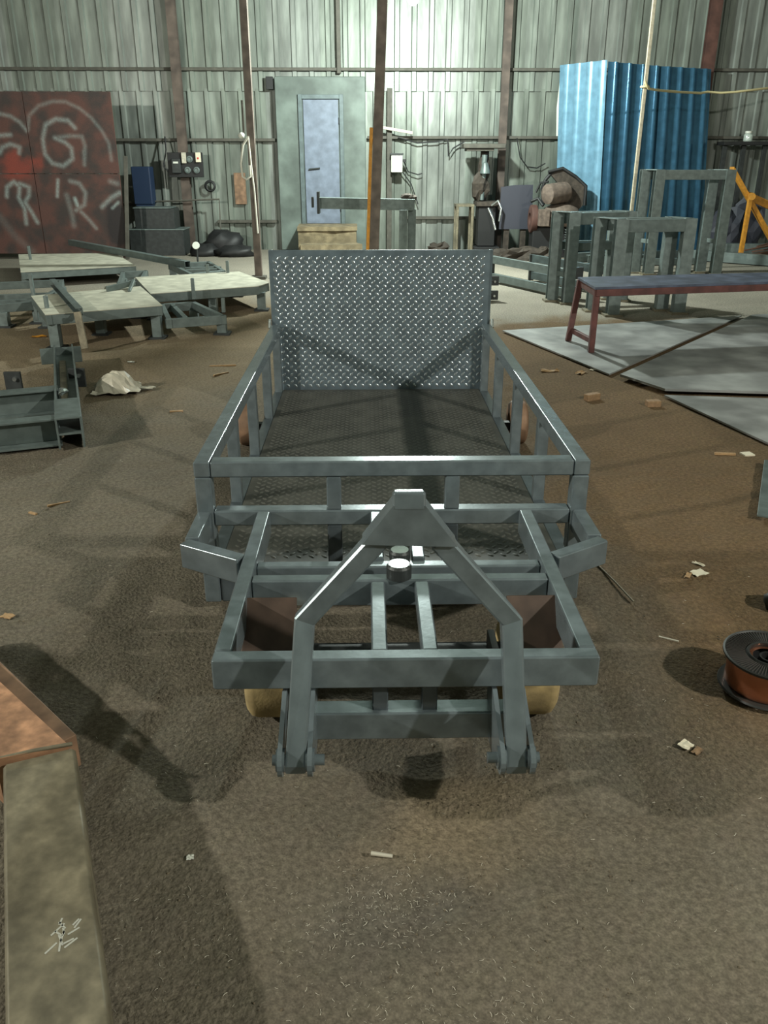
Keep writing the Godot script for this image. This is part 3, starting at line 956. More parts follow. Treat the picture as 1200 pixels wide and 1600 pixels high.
	part("shaft", sh(pb).bar(V(0.063, -0.02, -11.7), V(0.30, 6.0, -11.7), 0.125, 0.11, Vector3.BACK), M.pole, pb)
	part("yellow_edge", sh(pb).bar(V(-0.022, 0.0, -11.67), V(0.053, 1.95, -11.67), 0.045, 0.03, Vector3.BACK), M.yellow, pb)
	# dark post, lath, fuse box and cables on the wall
	single("wall_post", V(0.4, 0, -16.35), Shape.new(V(0.4, 0, -16.35)).bar(V(0.395, 0, -16.38), V(0.40, 2.72, -16.38), 0.09, 0.06, Vector3.BACK), M.girt, "dark upright steel post on the wall just right of the stout pole", "post")
	single("wooden_lath", V(0.53, 2.0, -16.3), Shape.new(V(0.53, 2.0, -16.3)).bar(V(0.26, 2.09, -16.28), V(0.81, 2.00, -16.28), 0.05, 0.05), M.plastic, "pale lath lying slanted on the wall girt behind the stout pole", "lath")
	var wb := thing("meter_box", "white electric box on the dark wall post", "box", V(0.52, 1.35, -16.25))
	part("case", sh(wb).block(V(0.425, 1.35, -16.33), V(0.63, 1.64, -16.20), 0.01), M.white_box, wb)
	part("hood", sh(wb).block(V(0.41, 1.64, -16.34), V(0.645, 1.67, -16.18), 0.004), M.dark_steel, wb)
	part("knob", sh(wb).block(V(0.64, 1.52, -16.3), V(0.69, 1.57, -16.24), 0.006), M.black, wb)
	single("cable", V(1.0, 1.3, -16.4), Shape.new(V(1.0, 1.3, -16.4)).pipe([V(0.66, 1.54, -16.4), V(0.74, 1.36, -16.42), V(0.92, 1.31, -16.42), V(1.0, 1.33, -16.42)], 0.011, 5).pipe([V(0.62, 1.38, -16.4), V(0.80, 1.15, -16.42), V(0.93, 0.8, -16.42)], 0.011, 5), M.black, "thin black cables looping out of the white electric box", "cable")
	single("cable", V(1.2, 1.9, -16.4), Shape.new(V(1.2, 1.9, -16.4)).pipe([V(0.55, 1.93, -16.42), V(0.9, 1.84, -16.42), V(1.25, 1.86, -16.42), V(1.45, 1.90, -16.42), V(1.47, 1.62, -16.42), V(1.55, 1.75, -16.42), V(1.75, 1.86, -16.42)], 0.013, 5), M.black, "black cable sagging under the girt right of the stout pole", "cable")
	single("cable", V(3.0, 1.6, -16.4), Shape.new(V(3.0, 1.6, -16.4)).pipe([V(2.70, 1.92, -16.43), V(2.78, 1.60, -16.43), V(2.92, 1.44, -16.43), V(3.1, 1.42, -16.43), V(3.25, 1.50, -16.43)], 0.011, 5), M.black, "thin dark cable hanging in a loop above the old motor", "cable")
	# gallows frame
	var gf := thing("gallows_frame", "dark grey steel portal with a flanged arm behind the trailer tailboard", "frame", V(0.6, 0, -12.5))
	part("arm", sh(gf).bar(V(-0.68, 1.01, -12.5), V(0.66, 0.985, -12.5), 0.13, 0.15), M.frame, gf)
	part("flange_plate", sh(gf).block(V(-0.71, 0.87, -12.62), V(-0.675, 1.16, -12.38), 0.004), M.dark_steel, gf)
	part("end_stub", sh(gf).block(V(-0.79, 0.95, -12.55), V(-0.76, 1.09, -12.45), 0.004), M.dark_steel, gf)
	for p in [[0.50, -12.46], [0.63, -12.60]]:
		part("leg", sh(gf).channel(V(p[0], -0.02, p[1]), V(p[0], 0.92, p[1]), 0.11, 0.11, 0.008, Vector3.BACK), M.frame, gf)
	part("foot_bar", sh(gf).bar(V(0.2, 0.05, -12.5), V(0.66, 0.05, -12.5), 0.1, 0.08), M.frame, gf)
	single("oily_rag", V(0.58, 1.06, -12.5), blob(blob(Shape.new(V(0.58, 1.06, -12.5)), V(0.56, 1.085, -12.5), V(0.085, 0.05, 0.06), 0.5, 12, 8), V(0.64, 1.075, -12.5), V(0.05, 0.04, 0.05), 0.4, 10, 9), M.greasy, "greasy lump of rag on the end of the gallows arm", "rag")
	# small bright work lamp on the tables' far side
	var wl := thing("clamp_lamp", "tiny bright lamp head on a stalk beyond the low tables", "lamp", V(-2.75, 0, -14.0))
	part("stalk", sh(wl).pipe([V(-2.75, -0.02, -14.0), V(-2.75, 0.26, -14.0)], 0.016), M.dark_steel, wl)
	part("reflector", sh(wl).lathe([Vector2(0.0, 0.0), Vector2(0.03, 0.0), Vector2(0.06, 0.05), Vector2(0.055, 0.06), Vector2(0.0, 0.06)], Transform3D(Basis(Vector3.RIGHT, PI / 2 - 0.3), V(-2.75, 0.29, -14.0)), 16), M.white_box, wl)
	# stand, drill press, panel, motor
	var sd := thing("steel_stand", "small pale steel stand left of the drill press", "stand", V(1.75, 0, -15.9))
	for p in [[1.60, -15.75], [1.87, -15.75], [1.60, -16.1], [1.87, -16.1]]:
		part("leg", sh(sd).bar(V(p[0], -0.02, p[1]), V(p[0], 0.80, p[1]), 0.05, 0.05, Vector3.BACK), M.mill, sd)
	part("stand_top", sh(sd).block(V(1.57, 0.79, -16.13), V(1.90, 0.83, -15.72)), M.mill, sd)
	var dp := thing("drill_press", "old greasy drill press with a belt cover at the back wall", "drill press", V(2.08, 0, -15.9))
	part("base", sh(dp).block(V(1.90, -0.02, -16.15), V(2.36, 0.12, -15.55), 0.01).block(V(1.96, 0.12, -16.1), V(2.28, 0.80, -15.65), 0.02), M.black, dp)
	part("table", sh(dp).block(V(1.92, 0.80, -16.1), V(2.32, 0.88, -15.6), 0.01), M.greasy, dp)
	part("column", sh(dp).cyl(V(2.05, 0.85, -16.0), V(2.08, 1.72, -16.0), 0.09, 0.075, 16), M.greasy, dp)
	part("head", blob(blob(sh(dp), V(2.0, 1.12, -15.85), V(0.16, 0.24, 0.17), 0.3, 14, 11), V(2.06, 1.42, -15.88), V(0.11, 0.22, 0.14), 0.2, 14, 12), M.greasy, dp)
	part("quill", sh(dp).cyl(V(2.03, 0.90, -15.76), V(2.05, 1.64, -15.78), 0.035, 0.05, 14), M.frame, dp)
	part("chuck_guard", sh(dp).lathe([Vector2(0.09, 0.0), Vector2(0.085, 0.04), Vector2(0.05, 0.16), Vector2(0.03, 0.18), Vector2(0.0, 0.18)], Transform3D(Basis(), V(2.06, 1.34, -15.72)), 16), M.frame, dp)
	part("belt_cover", sh(dp).block(V(1.66, 1.74, -16.1), V(2.40, 1.82, -15.65), 0.02).block(V(1.72, 1.70, -16.05), V(2.2, 1.74, -15.7), 0.01), M.girt, dp)
	for q in [[V(2.18, 0.82, -15.55), V(2.28, 0.90, -15.5), V(2.34, 0.78, -15.48), V(2.32, 0.56, -15.48)], [V(2.12, 0.78, -15.55), V(2.2, 0.62, -15.5), V(2.26, 0.42, -15.48)]]:
		part("lever", sh(dp).pipe(q, 0.022, 8), M.bright, dp)
	var pn := thing("panel_stand", "dark navy steel panel standing on two short legs", "panel", V(2.58, 0, -15.7))
	part("panel", sh(pn).prism(PackedVector2Array([Vector2(2.30, 0.42), Vector2(2.88, 0.42), Vector2(2.86, 1.16), Vector2(2.55, 1.155), Vector2(2.30, 1.12)]), Transform3D(Basis(), V(0.04, 0, -15.62)), 0.03), M.navy, pn)
	for x in [2.48, 2.78]:
		part("leg", sh(pn).bar(V(x, -0.02, -15.66), V(x, 0.44, -15.66), 0.10, 0.05, Vector3.BACK), M.greasy, pn)
	var mo := thing("old_motor", "dusty brown electric motor and gearbox stacked before the blue sheets", "motor", V(3.3, 0, -15.2))
	part("motor_body", sh(mo).lathe([Vector2(0.0, -0.26), Vector2(0.08, -0.26), Vector2(0.16, -0.22), Vector2(0.17, -0.1), Vector2(0.17, 0.16), Vector2(0.13, 0.22), Vector2(0.0, 0.22)], Transform3D(Basis(Vector3.BACK, -PI / 2 + 0.06).rotated(Vector3.UP, 0.5), V(3.22, 1.04, -15.05)), 22), M.dusty_motor, mo)
	part("guard_plate", sh(mo).prism(PackedVector2Array([Vector2(3.08, 1.36), Vector2(3.30, 1.41), Vector2(3.52, 1.28), Vector2(3.70, 1.14), Vector2(3.70, 0.84), Vector2(3.58, 0.72), Vector2(3.20, 0.80), Vector2(3.24, 1.20)]), Transform3D(Basis(), V(0, 0, -15.22)), 0.09), M.greasy, mo)
	part("guard_rim", sh(mo).pipe([V(3.06, 1.37, -15.16), V(3.30, 1.43, -15.16), V(3.53, 1.30, -15.16), V(3.72, 1.15, -15.16), V(3.73, 0.84, -15.16)], 0.03, 6), M.black, mo)
	part("gear_housing", sh(mo).lathe([Vector2(0.34, 0.0), Vector2(0.34, 0.05), Vector2(0.28, 0.14), Vector2(0.16, 0.20), Vector2(0.0, 0.22), ], Transform3D(Basis(), V(3.32, 0.66, -15.15)), 22), M.dusty_motor, mo)
	part("gear_case", sh(mo).block(V(2.95, 0.50, -15.35), V(3.62, 0.68, -14.95), 0.02), M.dusty_motor, mo)
	part("terminal_box", sh(mo).block(V(2.90, 0.52, -15.0), V(3.08, 0.79, -14.85), 0.01), M.dusty_motor, mo)
	part("flywheel", tyre_shape(sh(mo), V(2.86, 0.62, -15.2), 0.23, 0.12), M.oxide, mo)
	part("fan_guard", sh(mo).block(V(3.40, 0.08, -15.05), V(3.62, 0.50, -14.98), 0.01), M.black, mo)
	for k in 9:
		part("cooling_fin", sh(mo).bar(V(3.38, 0.14 + k * 0.04, -14.97), V(3.60, 0.08 + k * 0.04, -14.97), 0.01, 0.016), M.frame, mo)
	part("bed_frame", sh(mo).block(V(2.84, -0.02, -15.4), V(3.64, 0.5, -15.06), 0.02), M.black, mo)
	part("pipework", sh(mo).pipe([V(3.02, 0.85, -15.2), V(2.98, 1.1, -15.2), V(3.02, 1.25, -15.15), V(3.12, 1.36, -15.2)], 0.03, 6).pipe([V(2.88, 1.05, -15.2), V(2.95, 1.2, -15.2), V(3.06, 1.22, -15.1)], 0.02, 6).pipe([V(2.8, 0.9, -15.2), V(2.92, 0.95, -15.2), V(3.0, 0.84, -15.1)], 0.03, 6), M.black, mo)
	# blue screen of ribbed sheets
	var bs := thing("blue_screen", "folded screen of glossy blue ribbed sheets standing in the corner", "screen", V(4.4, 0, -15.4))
	part("blue_sheet", rib_quad(sh(bs), V(3.48, 0.0, -16.15), V(4.06, 0.05, -15.3), V(3.92, 3.06, -15.3), V(3.33, 3.06, -16.15), 4, 0.03), M.blue_lit, bs)
	part("blue_sheet", rib_quad(sh(bs), V(4.08, 0.0, -15.32), V(5.16, 0.0, -15.76), V(4.99, 3.01, -15.76), V(3.945, 3.04, -15.32), 4, 0.035), M.blue_dim, bs)
	part("blue_sheet", rib_quad(sh(bs), V(5.12, 0.0, -15.72), V(6.26, 0.0, -16.2), V(5.98, 3.01, -16.2), V(4.95, 3.01, -15.72), 4, 0.035), M.blue_dim, bs)
	for q in [[3.75, -15.85], [4.75, -15.75], [5.6, -16.1]]:
		part("prop", sh(bs).bar(V(q[0] + 0.10, 0.0, q[1]), V(q[0], 2.85, q[1]), 0.05, 0.05, Vector3.BACK), M.girt, bs)
	part("bright_sliver", sh(bs).prism(PackedVector2Array([Vector2(3.36, 1.95), Vector2(3.45, 1.95), Vector2(3.40, 2.98), Vector2(3.35, 2.8), Vector2(3.33, 2.4)]), Transform3D(Basis(), V(0, 0, -16.18)), 0.008), M.white_box, bs)  # white strip added to stand in for a bright sliver beside the sheets
	# thin pole with rope
	var pc := thing("bamboo_pole", "thin pale pole before the blue screen, orange near the foot", "pole", V(3.97, 0, -13.3))
	part("shaft", sh(pc).bar(V(3.99, 0.85, -13.3), V(3.985, 6.0, -13.3), 0.048, 0.048, Vector3.BACK), M.bamboo, pc)
	part("orange_foot", sh(pc).bar(V(4.0, -0.02, -13.3), V(3.99, 0.85, -13.3), 0.05, 0.05, Vector3.BACK), M.rust, pc)
	single("rope", V(5.2, 2.5, -14), Shape.new(V(5.2, 2.5, -14)).pipe([V(3.96, 2.60, -13.25), V(4.02, 2.50, -13.22), V(4.35, 2.50, -13.6), V(4.78, 2.515, -14.1), V(5.2, 2.52, -14.4), V(5.34, 2.545, -14.5), V(5.55, 2.53, -14.5), V(5.80, 2.545, -14.5), V(6.3, 2.60, -14.5), V(8.0, 2.85, -15.5), V(8.6, 2.95, -16.35)], 0.017, 6).pipe(ring(V(3.985, 2.53, -13.3), 0.055, 10, true), 0.016, 6), M.rope, "pale rope stretched from the thin pole past the blue screen", "rope")
	# shelf on the right
	var sf := thing("wall_shelf", "dark plank shelf on posts against the wall right of the blue screen", "shelf", V(7.0, 0, -16.25))
	part("shelf_board", sh(sf).block(V(6.34, 1.80, -16.40), V(9.0, 1.86, -16.05)), M.black, sf)
	for x in [6.42, 6.76, 7.14]:
		part("shelf_post", sh(sf).bar(V(x, -0.02, -16.2), V(x, 1.8, -16.2), 0.08, 0.05, Vector3.BACK), M.dark_steel, sf)
	var jar := thing("glass_jar", "small glass jar standing on the dark plank shelf", "jar", V(6.81, 1.86, -16.2))
	part("jar_body", sh(jar).lathe([Vector2(0.0, 0.0), Vector2(0.07, 0.0), Vector2(0.078, 0.02), Vector2(0.078, 0.11), Vector2(0.055, 0.135), Vector2(0.05, 0.135), Vector2(0.07, 0.108), Vector2(0.07, 0.02), Vector2(0.0, 0.012)], Transform3D(Basis(), V(6.81, 1.86, -16.2)), 20), M.glass, jar)
	part("jar_lid", sh(jar).lathe([Vector2(0, 0.135), Vector2(0.06, 0.135), Vector2(0.06, 0.17), Vector2(0.0, 0.172)], Transform3D(Basis(), V(6.81, 1.86, -16.2)), 20), M.white_box, jar)
	single("tarpaulin_bundle", V(6.6, 0, -15.9), blob(blob(Shape.new(V(6.6, 0, -15.9)), V(6.55, 0.35, -15.9), V(0.36, 0.42, 0.24), 0.3, 16, 31), V(6.95, 0.45, -15.95), V(0.3, 0.5, 0.2), 0.3, 14, 32), M.navy, "dark blue bundle slumped under the plank shelf", "bundle")
	# scrap in front of the motor
	single("scrap_heap", V(2.9, 0, -14.6), blob(blob(blob(Shape.new(V(2.9, 0, -14.6)), V(2.62, 0.04, -14.75), V(0.36, 0.13, 0.15), 0.6, 16, 41), V(2.98, 0.05, -14.62), V(0.26, 0.15, 0.14), 0.6, 16, 42), V(2.36, 0.03, -15.1), V(0.24, 0.09, 0.16), 0.6, 14, 43), M.greasy, "low dark heap of scrap metal in front of the old motor", "scrap", "", "stuff")
	single("wooden_plank", V(2.2, 0, -15.0), Shape.new(V(2.2, 0, -15.0)).bar(V(1.70, 0.05, -15.0), V(2.08, 0.05, -14.92), 0.18, 0.07), M.block, "short dusty plank on the floor below the navy panel", "plank")
	single("wooden_plank", V(1.45, 0, -15.4), Shape.new(V(1.45, 0, -15.4)).bar(V(0.95, 0.03, -15.6), V(1.85, 0.03, -15.35), 0.22, 0.05), M.block, "long dusty plank on the floor before the small pale stand", "plank")
	single("rag_pile", V(1.4, 0, -16.1), blob(Shape.new(V(1.4, 0, -16.1)), V(1.30, 0.06, -16.1), V(0.20, 0.09, 0.14), 0.5, 14, 45), M.greasy, "small dark rag pile at the wall left of the pale stand", "rag")

func ring(c: Vector3, r: float, n: int, flat := false) -> Array:
	var p := []
	for i in n + 1:
		var a := TAU * i / n
		p.append(c + (V(cos(a) * r, 0, sin(a) * r) if flat else V(cos(a) * r, sin(a) * r, 0)))
	return p

# ---------------------------------------------------------------- right half of the shop
func portal(label: String, at: Vector3, lefts: Array, rights: Array, h: float, w: float, low := 0.0):
	var o := thing("steel_portal", label, "frame", at, "grey welded portal frames")
	for k in lefts.size():
		var a := V(lefts[k][0], 0, lefts[k][1])
		var b := V(rights[k][0], 0, rights[k][1])
		for p in [a, b]:
			part("upright", sh(o).channel(p + V(0, 0.0, 0), p + V(0, h, 0), w, w * 0.9, 0.01, Vector3.BACK, -1.0 if p == a else 1.0), M.frame, o)
			part("foot_plate", sh(o).block(p + V(-w * 0.75, -0.015, -w * 0.7), p + V(w * 0.75, 0.012, w * 0.7), 0.002), M.mill, o)
		var up := V(0, h - 0.07, 0)
		part("cross_beam", sh(o).bar(a + up, b + up, w * 0.75, 0.13), M.frame, o)
		if low > 0.0:
			part("tie_bar", sh(o).bar(a + V(0, low, 0), b + V(0, low, 0), 0.06, 0.09), M.frame, o)
	if lefts.size() > 1:
		for e in [lefts, rights]:
			part("cap_plate", sh(o).bar(V(e[0][0], h - 0.004, e[0][1]), V(e[1][0], h - 0.004, e[1][1]), w * 0.8, 0.012), M.frame, o)
			part("spacer", sh(o).bar(V(e[0][0], 0.32 * h, e[0][1]), V(e[1][0], 0.32 * h, e[1][1]), 0.03, 0.06), M.frame, o)

func build_right():
	portal("low grey portal frame left of its twin, nearest the tailboard", V(2.7, 0, -10.2), [[2.23, -10.30], [2.375, -10.10]], [[2.95, -10.45], [3.08, -10.30]], 1.02, 0.13, 0.64)
	portal("low grey portal frame standing just behind the long bench", V(3.0, 0, -9.4), [[2.545, -9.58], [2.69, -9.27]], [[3.345, -9.62], [3.462, -9.40]], 1.0, 0.13)
	portal("tall grey portal frame behind the two low ones", V(4.6, 0, -12.8), [[4.03, -12.95], [4.17, -12.75]], [[5.03, -12.98], [5.18, -12.75]], 1.44, 0.14)
	# bench
	var b := thing("work_bench", "long low bench with a blue-grey top and splayed dark red legs", "bench", V(3.0, 0, -7.7))
	part("bench_top", sh(b).slab(PackedVector2Array([Vector2(1.94, -7.91), Vector2(1.935, -7.25), Vector2(4.6, -7.76), Vector2(4.75, -8.36)]), 0.56, 0.58), M.bench_top, b)
	for q in [[V(1.95, 0.53, -7.27), V(4.6, 0.53, -7.775)], [V(1.955, 0.53, -7.89), V(4.72, 0.53, -8.33)], [V(1.965, 0.53, -7.86), V(1.955, 0.53, -7.3)]]:
		part("apron", sh(b).bar(q[0], q[1], 0.03, 0.06), M.bench_leg, b)
	for q in [[V(1.872, 0.012, -7.79), V(1.955, 0.56, -7.87)], [V(1.965, 0.012, -7.30), V(1.965, 0.56, -7.29)], [V(4.5, 0.04, -7.70), V(4.45, 0.56, -7.76)], [V(4.62, 0.04, -8.25), V(4.55, 0.56, -8.29)]]:
		part("leg", sh(b).bar(q[0], q[1], 0.05, 0.05, Vector3.BACK), M.bench_leg, b)
	for q in [[V(1.905, 0.11, -7.78), V(1.967, 0.11, -7.32)], [V(4.5, 0.11, -7.72), V(4.6, 0.11, -8.24)]]:
		part("stretcher", sh(b).bar(q[0], q[1], 0.035, 0.045), M.bench_leg, b)
	# steel sheets on the floor
	var gp := "big steel sheets lying on the floor by the bench"
	single("steel_sheet", V(2.5, 0, -7.8), Shape.new(V(2.5, 0, -7.8)).slab(PackedVector2Array([Vector2(1.336, -8.33), Vector2(2.62, -8.70), Vector2(4.07, -9.12), Vector2(1.915, -6.50)]), 0.0, 0.012), M.floor_plate, "pale steel floor sheet under the bench's left legs", "steel sheet", gp)
	single("steel_sheet", V(3.6, 0, -7.2), Shape.new(V(3.6, 0, -7.2)).slab(PackedVector2Array([Vector2(1.965, -6.38), Vector2(4.14, -9.02), Vector2(6.2, -9.4), Vector2(6.4, -5.35), Vector2(2.17, -5.93)]), 0.022, 0.040), M.floor_plate, "pale steel floor sheet in the middle, past the dark slanting joint", "steel sheet", gp)
	single("steel_sheet", V(3.5, 0, -5.0), Shape.new(V(3.5, 0, -5.0)).slab(PackedVector2Array([Vector2(2.145, -5.86), Vector2(6.4, -5.24), Vector2(6.2, -3.3), Vector2(2.412, -4.75)]), 0.0, 0.012), M.floor_plate, "nearest steel floor sheet, its edge cut by the picture's right side", "steel sheet", gp)
	# low rack behind the tailboard
	var r := thing("low_rack", "low ladder-like steel rack on the floor right of the tailboard", "rack", V(2.1, 0, -11.2))
	for y in [0.07, 0.30]:
		part("rail", sh(r).bar(V(1.72, y, -11.95), V(2.42, y, -10.45), 0.05, 0.10), M.frame, r)
		part("end_plate", sh(r).block(V(2.40, y - 0.07, -10.50), V(2.62, y + 0.07, -10.42), 0.003), M.dark_steel, r)
		part("rail", sh(r).bar(V(2.30, y, -12.1), V(2.95, y, -10.7), 0.05, 0.10), M.frame_dark, r)
	for q in [[1.72, -11.95], [2.30, -12.1], [2.42, -10.45]]:
		part("rack_post", sh(r).bar(V(q[0], 0.0, q[1]), V(q[0], 0.35, q[1]), 0.07, 0.07, Vector3.BACK), M.dark_steel, r)
	var lb := thing("lying_beam", "grey steel beam with bolted lugs lying half behind the tailboard", "beam", V(1.3, 0, -10.6))
	part("beam", sh(lb).channel(V(0.9, 0.16, -11.3), V(1.46, 0.16, -10.3), 0.12, 0.16, 0.01), M.frame, lb)
	for y in [0.05, 0.22]:
		var pl := part("lug_plate", sh(lb).block(V(1.42, y - 0.05, -10.36), V(1.58, y + 0.06, -10.33), 0.003), M.dark_steel, lb)
		part("bolt", Shape.new().cyl(V(1.53, y, -10.33) - lb.position, V(1.53, y, -10.30) - lb.position, 0.014, -1.0, 8), M.bright, pl)
	for k in 3:
		var x := 3.38 + 0.20 * k
		var z := -14.3 + 0.28 * k
		single("channel_offcut", V(x, 0, z), Shape.new(V(x, 0, z)).channel(V(x, 0.07, z), V(x + 0.75, 0.07, z - 0.35), 0.11, 0.14, 0.012, Vector3.UP, [-1.0, 0.0, 1.0][k]), M.frame, ["rearmost short steel offcut lying behind the low portals", "middle short steel offcut lying behind the low portals", "front short steel offcut lying behind the low portals"][k], "steel offcut", "short steel offcuts behind the portals")
	single("floor_beam", V(7, 0, -15.4), Shape.new(V(7, 0, -15.4)).bar(V(5.95, 0.10, -15.5), V(8.6, 0.10, -15.1), 0.16, 0.18), M.frame, "rear pale steel beam on the floor at the foot of the yellow trestle", "beam")
	single("floor_beam", V(6.5, 0, -13.8), Shape.new(V(6.5, 0, -13.8)).bar(V(5.5, 0.08, -14.6), V(7.4, 0.08, -12.9), 0.14, 0.16), M.frame, "front pale steel beam on the floor below the yellow trestle", "beam")
	single("floor_beam", V(5.0, 0, -15.0), Shape.new(V(5.0, 0, -15.0)).bar(V(4.1, 0.06, -14.6), V(5.7, 0.06, -14.9), 0.12, 0.14), M.frame_dark, "dark steel beam seen on the floor through the tall portal", "beam")
	single("floor_beam", V(4.6, 0, -13.9), Shape.new(V(4.6, 0, -13.9)).bar(V(3.9, 0.05, -13.8), V(5.3, 0.05, -13.95), 0.08, 0.10), M.frame, "light steel bar on the floor through the tall portal's legs", "beam")
	# yellow trestle
	var y := thing("yellow_trestle", "bright yellow steel trestle with double arms at the picture's right edge", "trestle", V(6.6, 0, -14.8))
	for dz in [0.0, -0.22]:
		part("arm", sh(y).bar(V(6.05 - dz * 0.35, 1.42, -14.8 + dz), V(7.05 - dz * 0.3, 0.12, -14.8 + dz), 0.06, 0.07), M.yellow, y)
	part("end_cap", sh(y).bar(V(6.03, 1.42, -14.78), V(6.14, 1.42, -15.06), 0.07, 0.07), M.yellow, y)
	part("leg", sh(y).bar(V(6.40, 1.02, -14.75), V(6.385, -0.02, -14.75), 0.07, 0.06, Vector3.BACK), M.yellow, y)
	part("pivot", sh(y).cyl(V(6.40, 1.0, -14.70), V(6.50, 1.0, -15.1), 0.06, -1.0, 14), M.yellow, y)
	part("brace", sh(y).bar(V(6.50, 0.97, -14.9), V(7.4, 0.62, -14.9), 0.06, 0.12), M.yellow, y)
	part("foot", sh(y).block(V(6.32, -0.02, -14.83), V(6.46, 0.02, -14.67), 0.003), M.yellow, y)
	for k in 7:
		var c := V(6.95 + 0.06 * (k % 4), 0.04 + 0.035 * k, -14.95 + 0.05 * (k % 3))
		var a := -0.9 + 0.23 * k
		single("rusty_rod", c, Shape.new(c).bar(c + V(-0.45 * cos(a), -0.06, 0.3 * sin(a)), c + V(0.5 * cos(a), 0.10, -0.3 * sin(a)), 0.025, 0.025), M.scrap, "thin rusty rod in the tangle under the yellow trestle", "rod", "tangled rusty rods under the yellow trestle")
	single("flat_bar", V(2.05, 0, -4.0), Shape.new(V(2.05, 0, -4.0)).bar(V(2.26, 0.02, -4.40), V(1.88, 0.02, -3.62), 0.055, 0.012), M.frame, "pale flat steel bar on the soil at the right picture edge", "flat bar")

# ---------------------------------------------------------------- left half of the shop
func low_table(label: String, c: Array, h: float, legs: Array, top: bool, mids: Array = []):
	var ctr := Vector3.ZERO
	for q in c:
		ctr += V(q[0], 0, q[1]) / c.size()
	var o := thing("low_platform" if top else "open_frame", label, "platform" if top else "frame", ctr, "low steel platforms on the table side")
	for k in c.size():
		var a: Array = c[k]
		var b: Array = c[(k + 1) % c.size()]
		var ins := (ctr - V((a[0] + b[0]) * 0.5, 0, (a[1] + b[1]) * 0.5)).normalized() * 0.03
		part("edge_bar", sh(o).bar(V(a[0], h - 0.045, a[1]) + ins, V(b[0], h - 0.045, b[1]) + ins, 0.05, 0.09 if top else 0.088), M.frame, o)
	for m in mids:
		part("cross_bar", sh(o).bar(V(m[0], h - 0.045, m[1]), V(m[2], h - 0.045, m[3]), 0.05, 0.07), M.frame, o)
	if top:
		var p := PackedVector2Array()
		for q in c:
			p.append(Vector2(q[0], q[1]))
		part("top_sheet", sh(o).slab(p, h, h + 0.006), M.top, o)
	for l in legs:
		part("leg", sh(o).bar(V(l[0], -0.015, l[1]), V(l[0], h - 0.08, l[1]), 0.09, 0.09, Vector3.BACK), M.frame, o)
		part("foot_plate", sh(o).block(V(l[0] - 0.08, -0.02, l[1] - 0.08), V(l[0] + 0.08, 0.006, l[1] + 0.08), 0.002), M.dark_steel, o)
	return o

func upright_pin(x: float, z: float, y0: float, y1: float, label: String):
	single("upright_stub", V(x, y0, z), Shape.new(V(x, y0, z)).bar(V(x, y0, z), V(x, y1, z), 0.035, 0.035, Vector3.BACK), M.frame, label, "steel stub", "short steel stubs welded on the platforms")

